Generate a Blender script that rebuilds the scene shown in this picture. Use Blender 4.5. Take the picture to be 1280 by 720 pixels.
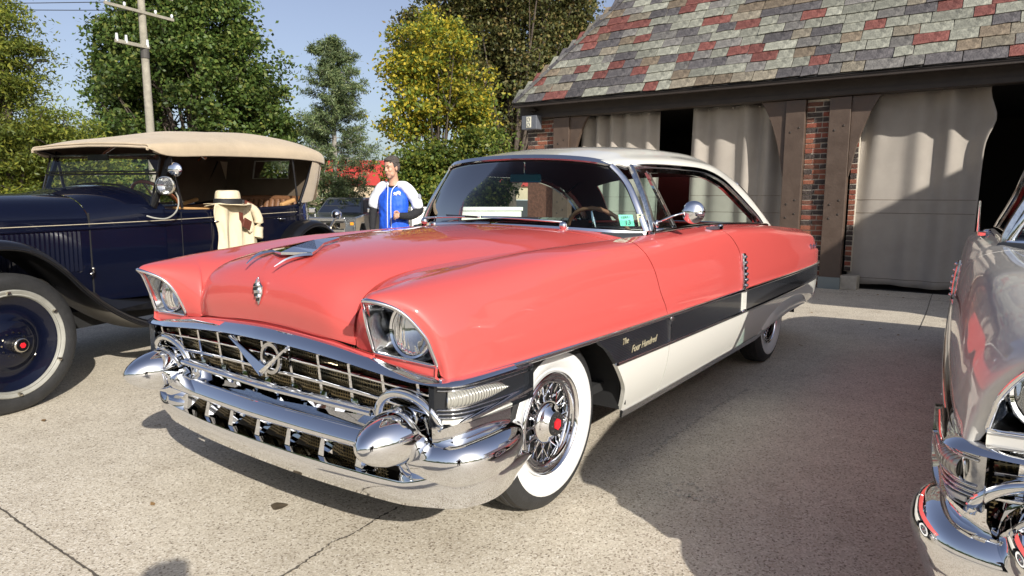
import bpy, math, random
import numpy as np
from mathutils import Vector, Matrix
random.seed(7); rng = np.random.default_rng(7)
SC = bpy.context.scene
for o in list(bpy.data.objects): bpy.data.objects.remove(o, do_unlink=True)
C = SC.collection
R = math.radians; PI = math.pi
# ---------------------------------------------------------------- camera
# x runs forward along the coral car, y to its left, z up; metres; origin on the ground under its front axle
cd = bpy.data.cameras.new('camera'); cam = bpy.data.objects.new('camera', cd); C.objects.link(cam); SC.camera = cam
yaw, pit, roll = 3.76619381, 0.131948, 0.005942
d = Vector((math.cos(yaw)*math.cos(pit), math.sin(yaw)*math.cos(pit), -math.sin(pit)))
rt = d.cross(Vector((0, 0, 1))).normalized(); up = rt.cross(d)
r2 = rt*math.cos(roll) + up*math.sin(roll); u2 = -rt*math.sin(roll) + up*math.cos(roll)
M = Matrix((r2, u2, -d)).transposed().to_4x4(); M.translation = (2.31215622, 2.28323708, 1.29177424)
cam.matrix_world = M
cd.sensor_width = 36; cd.lens = 850.087/1280*36; cd.clip_start = .05; cd.clip_end = 3000
# ---------------------------------------------------------------- sky, sun, exposure
SUN_EL = R(28); SUN_AZ = math.atan2(.88, .47)          # direction towards the sun
W = bpy.data.worlds.new('World'); SC.world = W; W.use_nodes = True
wn = W.node_tree.nodes; wl = W.node_tree.links
sky = wn.new('ShaderNodeTexSky'); sky.sky_type = 'NISHITA'; sky.sun_disc = False
sky.sun_elevation = SUN_EL; sky.sun_rotation = PI/2 - SUN_AZ
sky.air_density = 1.0; sky.dust_density = 2.4; sky.ozone_density = 3.0; sky.altitude = 200
hsv = wn.new('ShaderNodeHueSaturation'); hsv.inputs['Saturation'].default_value = .74; hsv.inputs['Hue'].default_value = .512; hsv.inputs['Value'].default_value = 1.06; wl.new(sky.outputs[0], hsv.inputs['Color'])
bg = wn['Background']; wl.new(hsv.outputs[0], bg.inputs[0]); bg.inputs[1].default_value = .102
sd = bpy.data.lights.new('sun', 'SUN'); so = bpy.data.objects.new('sun', sd); C.objects.link(so)
sd.energy = 5.0; sd.angle = R(.53); sd.color = (1, .95, .88)
sv = Vector((math.cos(SUN_AZ)*math.cos(SUN_EL), math.sin(SUN_AZ)*math.cos(SUN_EL), math.sin(SUN_EL)))
so.rotation_euler = sv.to_track_quat('Z', 'Y').to_euler(); so.location = (0, 0, 30)
SC.view_settings.view_transform = 'Standard'; SC.view_settings.look = 'None'
SC.view_settings.exposure = 0.32; SC.view_settings.gamma = 1
SC.render.engine = 'CYCLES'
SC.cycles.max_bounces = 10; SC.cycles.transparent_max_bounces = 24

# ---------------------------------------------------------------- materials
def mat(name, col=(.5, .5, .5), rough=.5, metal=0, coat=0, spec=.5, var=0, vscale=8, bump=0, bscale=60, rvar=0, sheen=0, detail=6, sub=0, orand=0, coords='Object', emit=None, trans=0):
    m = bpy.data.materials.new(name); m.use_nodes = True; n = m.node_tree.nodes; l = m.node_tree.links
    b = n['Principled BSDF']; b.inputs['Base Color'].default_value = (*col, 1); b.inputs['Roughness'].default_value = rough
    b.inputs['Metallic'].default_value = metal; b.inputs['Coat Weight'].default_value = coat; b.inputs['Coat Roughness'].default_value = .03
    b.inputs['Specular IOR Level'].default_value = spec; b.inputs['Sheen Weight'].default_value = sheen
    tc = n.new('ShaderNodeTexCoord')
    if var or rvar:
        t = n.new('ShaderNodeTexNoise'); t.inputs['Scale'].default_value = vscale; t.inputs['Detail'].default_value = detail; t.inputs['Roughness'].default_value = .6
        l.new(tc.outputs[coords], t.inputs['Vector'])
        if var:
            h = n.new('ShaderNodeMapRange'); h.inputs[1].default_value = .3; h.inputs[2].default_value = .7
            h.inputs[3].default_value = 1-var; h.inputs[4].default_value = 1+var; l.new(t.outputs['Fac'], h.inputs[0])
            x = n.new('ShaderNodeVectorMath'); x.operation = 'SCALE'; x.inputs[0].default_value = col; l.new(h.outputs[0], x.inputs['Scale'])
            if orand:
                oi = n.new('ShaderNodeObjectInfo'); om = n.new('ShaderNodeMapRange'); om.inputs[3].default_value = 1-orand; om.inputs[4].default_value = 1+orand; l.new(oi.outputs['Random'], om.inputs[0])
                x2 = n.new('ShaderNodeVectorMath'); x2.operation = 'SCALE'; l.new(x.outputs[0], x2.inputs[0]); l.new(om.outputs[0], x2.inputs['Scale']); x = x2
            l.new(x.outputs[0], b.inputs['Base Color'])
        if rvar:
            h = n.new('ShaderNodeMapRange'); h.inputs[1].default_value = .35; h.inputs[2].default_value = .65
            h.inputs[3].default_value = max(.01, rough-rvar); h.inputs[4].default_value = rough+rvar; l.new(t.outputs['Fac'], h.inputs[0])
            l.new(h.outputs[0], b.inputs['Roughness'])
    if bump:
        t = n.new('ShaderNodeTexNoise'); t.inputs['Scale'].default_value = bscale; t.inputs['Detail'].default_value = 5
        l.new(tc.outputs[coords], t.inputs['Vector']); u = n.new('ShaderNodeBump'); u.inputs['Strength'].default_value = bump; u.inputs['Distance'].default_value = .02
        l.new(t.outputs['Fac'], u.inputs['Height']); l.new(u.outputs[0], b.inputs['Normal'])
    if emit: b.inputs['Emission Color'].default_value = (*emit[:3], 1); b.inputs['Emission Strength'].default_value = emit[3]
    return m
def glass(name, tint=(.80, .90, .88), refl=.9, ior=1.5):
    m = bpy.data.materials.new(name); m.use_nodes = True; n = m.node_tree.nodes; l = m.node_tree.links
    n.remove(n['Principled BSDF']); t = n.new('ShaderNodeBsdfTransparent'); t.inputs[0].default_value = (*tint, 1)
    g = n.new('ShaderNodeBsdfGlossy'); g.inputs['Roughness'].default_value = .01; g.inputs[0].default_value = (refl, refl, refl, 1)
    f = n.new('ShaderNodeFresnel'); f.inputs[0].default_value = ior; x = n.new('ShaderNodeMixShader')
    l.new(f.outputs[0], x.inputs[0]); l.new(t.outputs[0], x.inputs[1]); l.new(g.outputs[0], x.inputs[2]); l.new(x.outputs[0], n['Material Output'].inputs[0])
    return m
CHROME = mat('chrome', (.82, .83, .85), .018, 1)
CHROME2 = mat('worn_chrome', (.62, .62, .62), .12, 1, var=.25, vscale=40, rvar=.08)
BLACKRUB = mat('black_rubber', (.022, .022, .022), .62, var=.25, vscale=20, bump=.15, bscale=90)
DARK = mat('dark_undercarriage', (.012, .012, .012), .9)
NICKEL = mat('nickel', (.62, .58, .50), .14, 1, rvar=.05)

# ---------------------------------------------------------------- mesh helpers
class MB:
    """collects shapes and links them as one mesh object"""
    SIDE = 1        # -1: everything built is mirrored to the other side (y -> -y)
    def __init__(s): s.v = []; s.f = []
    def add(s, vs, fs):
        k = len(s.v); s.v += [tuple(map(float, p)) for p in vs]; s.f += [tuple(i+k for i in f) for f in fs]; return s
    def box(s, c, h, rz=0, M=None, taper=1.0):
        vs = []
        for dz in (-1, 1):
            k = 1 if dz < 0 else taper
            for dx, dy in ((-1, -1), (1, -1), (1, 1), (-1, 1)):
                vs.append(Vector((dx*h[0]*k, dy*h[1]*k, dz*h[2])))
        m = M if M is not None else Matrix.Rotation(rz, 3, 'Z')
        vs = [m @ p + Vector(c) for p in vs]
        return s.add(vs, [(3, 2, 1, 0), (4, 5, 6, 7), (0, 1, 5, 4), (1, 2, 6, 5), (2, 3, 7, 6), (3, 0, 4, 7)])
    def sweep(s, path, prof, upv=(0, 0, 1), closed=False, caps=True, scale=None):
        """prof: (side, up) points; side = tangent x up"""
        P = [Vector(p) for p in path]; n = len(P); m = len(prof); vs = []
        for i, p in enumerate(P):
            a = P[(i-1) % n] if (closed or i > 0) else P[0]; b = P[(i+1) % n] if (closed or i < n-1) else P[-1]
            t = (b-a).normalized(); U = Vector(upv[i] if isinstance(upv, list) else upv); S = t.cross(U)
            if S.length < 1e-6: S = t.cross(Vector((1, 0, 0)))
            S.normalize(); U = S.cross(t).normalized(); k = scale[i] if scale else 1
            if not isinstance(k, (tuple, list)): k = (k, k)
            for x, y in prof: vs.append(p + S*(x*k[0]) + U*(y*k[1]))
        fs = []
        for i in range(n if closed else n-1):
            for j in range(m): a, b = i*m+j, i*m+(j+1) % m; c, e = ((i+1) % n)*m+(j+1) % m, ((i+1) % n)*m+j; fs.append((a, b, c, e))
        if caps and not closed: fs += [tuple(range(m-1, -1, -1)), tuple((n-1)*m+j for j in range(m))]
        return s.add(vs, fs)
    def tube(s, path, r, seg=8, closed=False, upv=(0, 0, 1)):
        n = len(path); rr = r if isinstance(r, (list, tuple)) else [r]*n
        return s.sweep(path, [(math.cos(2*PI*j/seg), math.sin(2*PI*j/seg)) for j in range(seg)], upv, closed, True, rr)
    def lathe(s, prof, c=(0, 0, 0), axis='z', seg=32, M=None, caps=False, a0=0, a1=2*PI):
        """prof: (r, h)"""
        vs = []; full = abs(a1-a0-2*PI) < 1e-6; N = seg if full else seg+1
        for k in range(N):
            a = a0+(a1-a0)*k/seg
            for r, h in prof:
                x, y = r*math.cos(a), r*math.sin(a)
                p = {'z': (x, y, h), 'y': (x, h, y), 'x': (h, x, y)}[axis]
                p = Vector(p)
                if M is not None: p = M @ p
                vs.append(p+Vector(c))
        m = len(prof); fs = []
        for k in range(seg):
            for j in range(m-1):
                a, b = k*m+j, ((k+1) % N)*m+j; fs.append((a, b, b+1, a+1) if axis != 'y' else (a, a+1, b+1, b))
        return s.add(vs, fs)
    def prism(s, poly, h0, h1, axis='y'):
        """poly of 2D points extruded along axis"""
        f = {'y': lambda a, b, h: (a, h, b), 'x': lambda a, b, h: (h, a, b), 'z': lambda a, b, h: (a, b, h)}[axis]
        n = len(poly); vs = [f(a, b, h0) for a, b in poly]+[f(a, b, h1) for a, b in poly]
        return s.add(vs, [tuple(range(n)), tuple(range(2*n-1, n-1, -1))]+[(i, (i+1) % n, n+(i+1) % n, n+i)[::-1] for i in range(n)])
    def grid(s, P, flip=False, closed=False):
        P = np.asarray(P); a, b = P.shape[:2]; k = len(s.v); s.v += [tuple(map(float, p)) for p in P.reshape(-1, 3)]
        for i in range(a-1):
            for j in range(b if closed else b-1):
                j2 = (j+1) % b
                q = (k+i*b+j, k+i*b+j2, k+(i+1)*b+j2, k+(i+1)*b+j); s.f.append(q[::-1] if flip else q)
        return s
    def ell(s, c, r, M=None, seg=16, rings=10):
        P = [[(r[0]*math.sin(PI*i/rings)*math.cos(2*PI*j/seg), r[1]*math.sin(PI*i/rings)*math.sin(2*PI*j/seg), r[2]*math.cos(PI*i/rings)) for j in range(seg)] for i in range(rings+1)]
        P = [[(M @ Vector(p) if M is not None else Vector(p))+Vector(c) for p in r_] for r_ in P]
        return s.grid(np.array(P), closed=True)
    def build(s, name, m, parent=None, smooth=None, bevel=0, sub=0, mirror=False):
        if MB.SIDE < 0: s.v = [(x, -y, z) for x, y, z in s.v]; s.f = [f[::-1] for f in s.f]
        me = bpy.data.meshes.new(name); me.from_pydata(s.v, [], s.f); me.update()
        if m: me.materials.append(m)
        o = bpy.data.objects.new(name, me); C.objects.link(o)
        if parent: o.parent = parent
        if smooth is not None:
            me.polygons.foreach_set('use_smooth', [True]*len(me.polygons))
            if smooth < 180:
                me.set_sharp_from_angle(angle=R(smooth))
        if bevel: b = o.modifiers.new('bevel', 'BEVEL'); b.width = bevel; b.segments = 2; b.limit_method = 'ANGLE'; b.angle_limit = R(35)
        if sub: b = o.modifiers.new('sub', 'SUBSURF'); b.levels = sub; b.render_levels = sub
        return o
def tag(o, label=None, cat=None, group=None, kind=None):
    if label: o['label'] = label
    if cat: o['category'] = cat
    if group: o['group'] = group
    if kind: o['kind'] = kind
    return o
def thing(name, label, cat, loc=(0, 0, 0), rz=0, group=None):
    o = bpy.data.objects.new(name, None); C.objects.link(o); o.location = loc; o.rotation_euler = (0, 0, rz); o.empty_display_size = .1
    return tag(o, label, cat, group)
def inst(src, loc=(0, 0, 0), rot=(0, 0, 0), parent=None, name=None, scale=None):
    c = src.copy(); C.objects.link(c); c.location = loc; c.rotation_euler = rot
    if parent: c.parent = parent
    if scale: c.scale = scale
    return c
def cr(P, x):
    """Catmull-Rom along axis 0 of P at parameters x"""
    P = np.asarray(P, float); n = len(P); x = np.asarray(x, float)
    E = np.concatenate([2*P[:1]-P[1:2], P, 2*P[-1:]-P[-2:-1]]); i = np.clip(np.floor(x).astype(int), 0, n-2); f = x-i
    f = f.reshape(f.shape+(1,)*(P.ndim-1)); a, b, c_, d_ = E[i], E[i+1], E[i+2], E[i+3]
    return .5*(2*b+(c_-a)*f+(2*a-5*b+4*c_-d_)*f*f+(3*b-a-3*c_+d_)*f**3)
def curve(P, n): return [tuple(p) for p in cr(P, np.linspace(0, len(P)-1, n))]
class Surf:
    def __init__(s, net): s.N = np.asarray(net, float)
    def at(s, S, T):
        S = np.asarray(S, float); T = np.asarray(T, float); sh = S.shape; S = S.ravel(); T = T.ravel(); N = s.N; a, b = N.shape[:2]
        E = np.concatenate([2*N[:1]-N[1:2], N, 2*N[-1:]-N[-2:-1]]); E = np.concatenate([2*E[:, :1]-E[:, 1:2], E, 2*E[:, -1:]-E[:, -2:-1]], 1)
        def w(f): return np.stack([.5*(-f+2*f*f-f**3), .5*(2-5*f*f+3*f**3), .5*(f+4*f*f-3*f**3), .5*(-f*f+f**3)], -1)
        i = np.clip(np.floor(S).astype(int), 0, a-2); j = np.clip(np.floor(T).astype(int), 0, b-2); ws = w(S-i); wt = w(T-j)
        out = np.zeros((len(S), 3))
        for p in range(4):
            for q in range(4): out += (ws[:, p]*wt[:, q])[:, None]*E[i+p, j+q]
        return out.reshape(sh+(3,))
    def patch(s, s0, s1, t0, t1, ns, nt):
        t = np.linspace(0, 1, nt)[None, :]; k = np.linspace(0, 1, ns)[:, None]
        T = t0+(t1-t0)*t+0*k; a = s0(T) if callable(s0) else s0; b = s1(T) if callable(s1) else s1
        return s.at(a+(b-a)*k+0*T, T)
def panel(name, P, m, parent, flip=False, flange=.015, off=0.0):
    """sheet panel with turned-in edges"""
    P = np.array(P)
    gu = np.gradient(P, axis=0); gv = np.gradient(P, axis=1); N = np.cross(gu, gv); N /= np.linalg.norm(N, axis=2, keepdims=True)+1e-12
    if flip: N = -N
    if off: P = P+N*off
    b = MB(); b.grid(P, flip=flip)
    if flange:
        for A, Nn, fl in ((P[0], N[0], 1), (P[-1], N[-1], 0), (P[:, 0], N[:, 0], 0), (P[:, -1], N[:, -1], 1)):
            b.grid(np.stack([A, A-Nn*flange]), flip=(fl == 1) != flip)
    return b.build(name, m, parent, smooth=180)
# ================================================================= 1950s hardtop coupe (built twice: coral and silver)
def side_net():
    rows = [
     [(.757,.59,.769),(.796,.60,.869),(.838,.634,.938),(.899,.711,.976),(.842,.796,.945),(.79,.85,.865),(.765,.866,.80),(.752,.872,.762),(.752,.885,.735)],
     [(.750,.510,.772),(.760,.512,.866),(.778,.575,.955),(.86,.711,.996),(.80,.822,.966),(.762,.882,.880),(.748,.898,.81),(.742,.908,.765),(.742,.916,.722)],
     [(.750,.494,.790),(.738,.500,.895),(.722,.562,.975),(.73,.722,1.014),(.68,.842,.985),(.66,.903,.90),(.66,.917,.83),(.66,.923,.77),(.66,.926,.722)]]
    spec = [ # t0, t1, t2, t3, u_side, V
     [(.738,.498,.86),(.71,.525,.94),(.67,.61,.998),(.60,.735,1.030),.53,.937],
     [(.66,.50,.965),(.60,.555,1.006),(.55,.645,1.027),(.42,.75,1.047),.37,.946],
     [(.50,.51,1.018),(.45,.58,1.032),(.38,.67,1.048),(.22,.765,1.066),.18,.953],
     [(.15,.55,1.050),(.12,.62,1.060),(.05,.70,1.073),(-.05,.785,1.084),-.08,.960],
     [(-.30,.62,1.072),(-.32,.68,1.080),(-.35,.74,1.088),(-.40,.80,1.093),-.42,.965],
     [(-.70,.70,1.088),(-.72,.74,1.094),(-.74,.775,1.099),(-.75,.812,1.100),-.76,.968],
     [(-.96,.765,1.100),(-.96,.785,1.104),(-.96,.803,1.107),(-.96,.828,1.106),-.97,.969],
     [(-1.4,.775,1.112),(-1.4,.79,1.117),(-1.4,.81,1.120),(-1.4,.836,1.117),-1.4,.970],
     [(-1.8,.775,1.116),(-1.8,.79,1.121),(-1.8,.81,1.125),(-1.8,.838,1.122),-1.8,.970],
     [(-2.2,.775,1.114),(-2.2,.79,1.119),(-2.2,.812,1.122),(-2.2,.842,1.120),-2.2,.970],
     [(-2.8,.77,1.100),(-2.8,.79,1.104),(-2.8,.815,1.107),(-2.8,.846,1.100),-2.8,.968],
     [(-3.4,.72,1.075),(-3.4,.76,1.077),(-3.4,.80,1.075),(-3.4,.845,1.058),-3.4,.962],
     [(-4.0,.70,1.045),(-4.0,.74,1.046),(-4.0,.79,1.040),(-4.0,.832,1.022),-4.0,.945],
     [(-4.3,.69,1.022),(-4.3,.73,1.022),(-4.3,.775,1.015),(-4.3,.812,.995),-4.3,.926],
     [(-4.5,.66,.985),(-4.5,.70,.983),(-4.5,.74,.975),(-4.5,.775,.955),-4.48,.893],
     [(-4.6,.60,.94),(-4.6,.64,.935),(-4.6,.68,.925),(-4.6,.71,.91),-4.58,.82]]
    for a, b, c, e, us, V in spec:
        cv, cz = e[1], e[2]
        rows.append([a, b, c, e, ((e[0]+us)/2, cv+.60*(V-cv), cz-.034), (us, V-.022, cz-.13), (us, V-.004, .84), (us, V+.001, .775), (us, V, .722)])
    return rows
SIDE = Surf(side_net()); SN = np.array(side_net())
HOOD = Surf([
 [(.775,0,.812),(.775,.15,.808),(.774,.29,.798),(.770,.40,.793),(.750,.487,.780)],
 [(.792,0,.905),(.792,.15,.900),(.790,.29,.892),(.782,.40,.880),(.752,.488,.860)],
 [(.758,0,1.005),(.757,.15,1.001),(.752,.29,.992),(.738,.40,.978),(.700,.489,.950)],
 [(.62,0,1.068),(.618,.15,1.063),(.61,.29,1.052),(.59,.40,1.035),(.55,.497,1.010)],
 [(.33,0,1.110),(.33,.16,1.104),(.32,.31,1.090),(.30,.43,1.068),(.27,.530,1.040)],
 [(.00,0,1.134),(.0,.17,1.127),(-.01,.34,1.112),(-.03,.47,1.088),(-.05,.58,1.060)],
 [(-.30,0,1.147),(-.30,.18,1.140),(-.32,.37,1.125),(-.36,.52,1.102),(-.40,.645,1.076)],
 [(-.60,0,1.150),(-.60,.19,1.146),(-.62,.40,1.134),(-.66,.57,1.114),(-.70,.695,1.087)],
 [(-.745,0,1.140),(-.755,.20,1.138),(-.785,.44,1.132),(-.85,.63,1.122),(-.93,.765,1.106)]])
_r = [ # roof net, centre -> drip rail
 [(-.870,0,1.523),(-.877,.20,1.519),(-.893,.40,1.507),(-.92,.50,1.495),(-.975,.575,1.480),(-1.04,.615,1.462)],
 [(-1.20,0,1.585),(-1.20,.22,1.580),(-1.20,.42,1.560),(-1.20,.53,1.530),(-1.20,.610,1.507),(-1.20,.655,1.478)],
 [(-1.60,0,1.620),(-1.60,.23,1.614),(-1.60,.44,1.590),(-1.60,.55,1.552),(-1.60,.635,1.523),(-1.60,.680,1.484)],
 [(-2.00,0,1.632),(-2.00,.23,1.626),(-2.00,.44,1.599),(-2.00,.55,1.557),(-2.00,.637,1.524),(-2.00,.683,1.477)],
 [(-2.42,0,1.625),(-2.42,.23,1.618),(-2.41,.44,1.590),(-2.39,.55,1.543),(-2.37,.637,1.500),(-2.34,.685,1.428)],
 [(-2.85,0,1.555),(-2.84,.22,1.548),(-2.81,.43,1.525),(-2.76,.55,1.488),(-2.69,.645,1.43),(-2.60,.697,1.345)],
 [(-3.18,0,1.440),(-3.16,.23,1.432),(-3.12,.46,1.410),(-3.05,.59,1.375),(-2.94,.69,1.32),(-2.81,.725,1.250)],
 [(-3.46,0,1.270),(-3.44,.25,1.265),(-3.39,.50,1.245),(-3.30,.65,1.220),(-3.16,.735,1.190),(-2.97,.755,1.165)],
 [(-3.68,0,1.080),(-3.66,.27,1.078),(-3.61,.55,1.075),(-3.52,.70,1.072),(-3.33,.775,1.070),(-3.09,.785,1.070)]]
ROOF = Surf(_r)
_bl = SIDE.at(np.linspace(1, 18, 600), np.full(600, 8.0))[::-1]
def Vm(u): return float(np.interp(u, _bl[:, 0], _bl[:, 1]))
def strip_rows(us, zf0, zf1, k, off=0.0, inset=None):
    """vertical side band following the body side between z0(u) and z1(u)"""
    P = []
    for u in us:
        z0, z1 = zf0(u), zf1(u)
        P.append([(u, Vm(u)+off-(inset(t) if inset else 0), z1+(z0-z1)*t) for t in np.linspace(0, 1, k)])
    return np.array(P)
def stitch(txt, size, thick, name, m, parent, M, font_shear=.0, off=0):
    cu = bpy.data.curves.new(name, 'FONT'); cu.body = txt; cu.size = size; cu.extrude = thick; cu.shear = font_shear; cu.align_x = 'CENTER'; cu.align_y = 'CENTER'; cu.offset = off
    cu.resolution_u = 3
    o = bpy.data.objects.new(name, cu); C.objects.link(o); dg = bpy.context.evaluated_depsgraph_get(); dg.update()
    me = bpy.data.meshes.new_from_object(o.evaluated_get(dg)); bpy.data.objects.remove(o, do_unlink=True)
    me.materials.clear(); me.materials.append(m); o = bpy.data.objects.new(name, me); C.objects.link(o); o.parent = parent; o.matrix_local = M; return o

def make_wheel(parent, loc, side, tyre_m, red, first=None):
    """side=+1 outer face towards +y"""
    R0 = Matrix.Scale(side, 3, (0, 1, 0))
    def L(prof, seg=56): return MB().lathe([(r, h) for r, h in prof], axis='y', seg=seg)
    if first:
        w = inst(first[0], loc, (0, 0, 0 if side > 0 else PI), parent)
        for ch in first[1]: inst(ch, parent=w)
        return w
    w = L([(.222, .045), (.232, .062), (.255, .079), (.29, .090), (.32, .088), (.338, .079), (.350, .066), (.359, .060), (.362, .045), (.3625, .03), (.3665, .0285), (.367, .008), (.363, .007), (.363, .003), (.367, .002), (.3675, 0),
           (.367, -.02), (.363, -.022), (.366, -.024), (.362, -.06), (.345, -.08), (.30, -.092), (.25, -.08), (.222, -.045)]).build('wheel', tyre_m, parent, smooth=35)
    w.location = loc; w.rotation_euler = (0, 0, 0 if side > 0 else PI)
    ch = []
    ch.append(L([(.219, .055), (.232, .0665), (.252, .0825), (.272, .0895), (.296, .0925), (.300, .089)]).build('whitewall', WHITEWALL, w, smooth=60))
    ch.append(L([(.221, .052), (.221, .072), (.214, .078), (.207, .073), (.203, .060), (.197, .060), (.192, .070), (.185, .070), (.180, .050), (.176, .046), (.172, .056), (.166, .054), (.158, .02), (.154, -.03), (.15, -.07)]).build('rim', CHROME, w, smooth=50))
    ch.append(L([(.0, -.03), (.155, -.035)]).build('brake_drum', DARK, w, smooth=50))
    b = MB()
    for k in range(52):
        a = 2*PI*k/52; lay = k % 2; da = (.30 if (k//2) % 2 else -.30); r0, y0 = (.075, .050) if lay else (.072, .012)
        y1 = .022 if lay else .040
        b.tube([(r0*math.cos(a+da), y0, r0*math.sin(a+da)), (.168*math.cos(a), y1, .168*math.sin(a))], .0032, 5)
    for k in range(52):
        a = 2*PI*k/52; b.ell((.166*math.cos(a), .022 if k % 2 else .040, .166*math.sin(a)), (.006, .006, .006), seg=6, rings=4)
    ch.append(b.build('wire_spokes', CHROME, w, smooth=60))
    ch.append(L([(.092, .0), (.092, .045), (.088, .058), (.078, .064), (.060, .074), (.052, .088), (.0475, .092), (.0, .092)]).build('hub_cap', CHROME, w, smooth=50))
    ch.append(L([(.050, .0885), (.050, .0975), (.046, .099), (.028, .0975), (.0, .0975)]).build('hub_medallion', DARK, w, smooth=30))
    b = MB()
    for k in range(12):
        a = 2*PI*k/12; b.tube([(.038*math.cos(a), .097, .038*math.sin(a)), (.038*math.cos(a), .102, .038*math.sin(a))], .0052, 8)
    ch.append(b.build('hub_stud_ring', CHROME2, w, smooth=30))
    b = MB(); b.prism([(.024*math.cos(2*PI*k/6+PI/6), .024*math.sin(2*PI*k/6+PI/6)) for k in range(6)], .096, .104)
    ch.append(b.build('hexagon_emblem', red, w))
    return w, ch
WHITEWALL = mat('whitewall_rubber', (.66, .66, .64), .55, var=.03, vscale=9)
HEXRED = mat('red_enamel', (.72, .02, .03), .25, coat=.6)
GLASS = glass('car_glass', (.72, .85, .82), refl=.42, ior=1.36)
LAMPGLASS = glass('lamp_glass', (.93, .95, .93), ior=1.5)
def lens_mat():
    m = mat('fluted_lamp_lens', (.85, .86, .84), .05, coat=.8)
    n = m.node_tree.nodes; l = m.node_tree.links; b = n['Principled BSDF']; b.inputs['Transmission Weight'].default_value = .95; b.inputs['IOR'].default_value = 1.25
    tc = n.new('ShaderNodeTexCoord'); w = n.new('ShaderNodeTexWave'); w.bands_direction = 'Y'; w.inputs['Scale'].default_value = 20; l.new(tc.outputs['Object'], w.inputs[0])
    u = n.new('ShaderNodeBump'); u.inputs['Strength'].default_value = .25; u.inputs['Distance'].default_value = .003; l.new(w.outputs['Fac'], u.inputs['Height']); l.new(u.outputs[0], b.inputs['Normal']); return m
LENS = lens_mat(); BOWL = mat('bright_lamp_bowl', (.45, .46, .47), .16, 1)
def ribbed_black():
    m = mat('ribbed_black_trim', (.018, .020, .026), .28, .35, var=.15)
    n = m.node_tree.nodes; l = m.node_tree.links; b = n['Principled BSDF']
    tc = n.new('ShaderNodeTexCoord'); w = n.new('ShaderNodeTexWave'); w.wave_type = 'BANDS'; w.bands_direction = 'Z'; w.inputs['Scale'].default_value = 42
    l.new(tc.outputs['Object'], w.inputs[0]); u = n.new('ShaderNodeBump'); u.inputs['Strength'].default_value = .35; u.inputs['Distance'].default_value = .004; l.new(w.outputs['Fac'], u.inputs['Height']); l.new(u.outputs[0], b.inputs['Normal']); return m
RIBBED = ribbed_black()
BANDBLACK = mat('satin_black_trim', (.020, .022, .026), .22, .2, coat=.4, var=.12, vscale=3)
GRILLMESH = mat('brass_grille_wire', (.30, .24, .13), .35, 1, var=.3, vscale=30)
SEATRED = mat('coral_vinyl', (.50, .06, .055), .42, bump=.05); SEATWHITE = mat('white_vinyl', (.72, .70, .64), .45)
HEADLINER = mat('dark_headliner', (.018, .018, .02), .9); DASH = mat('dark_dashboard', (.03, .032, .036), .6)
RIMTAN = mat('tan_steering_rim', (.25, .12, .07), .4, coat=.3); BLUEGLASS = mat('tinted_mirror_back', (.04, .16, .24), .08, .7)
SCRIPTGOLD = mat('gold_script', (.56, .50, .34), .35, .4)

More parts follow.
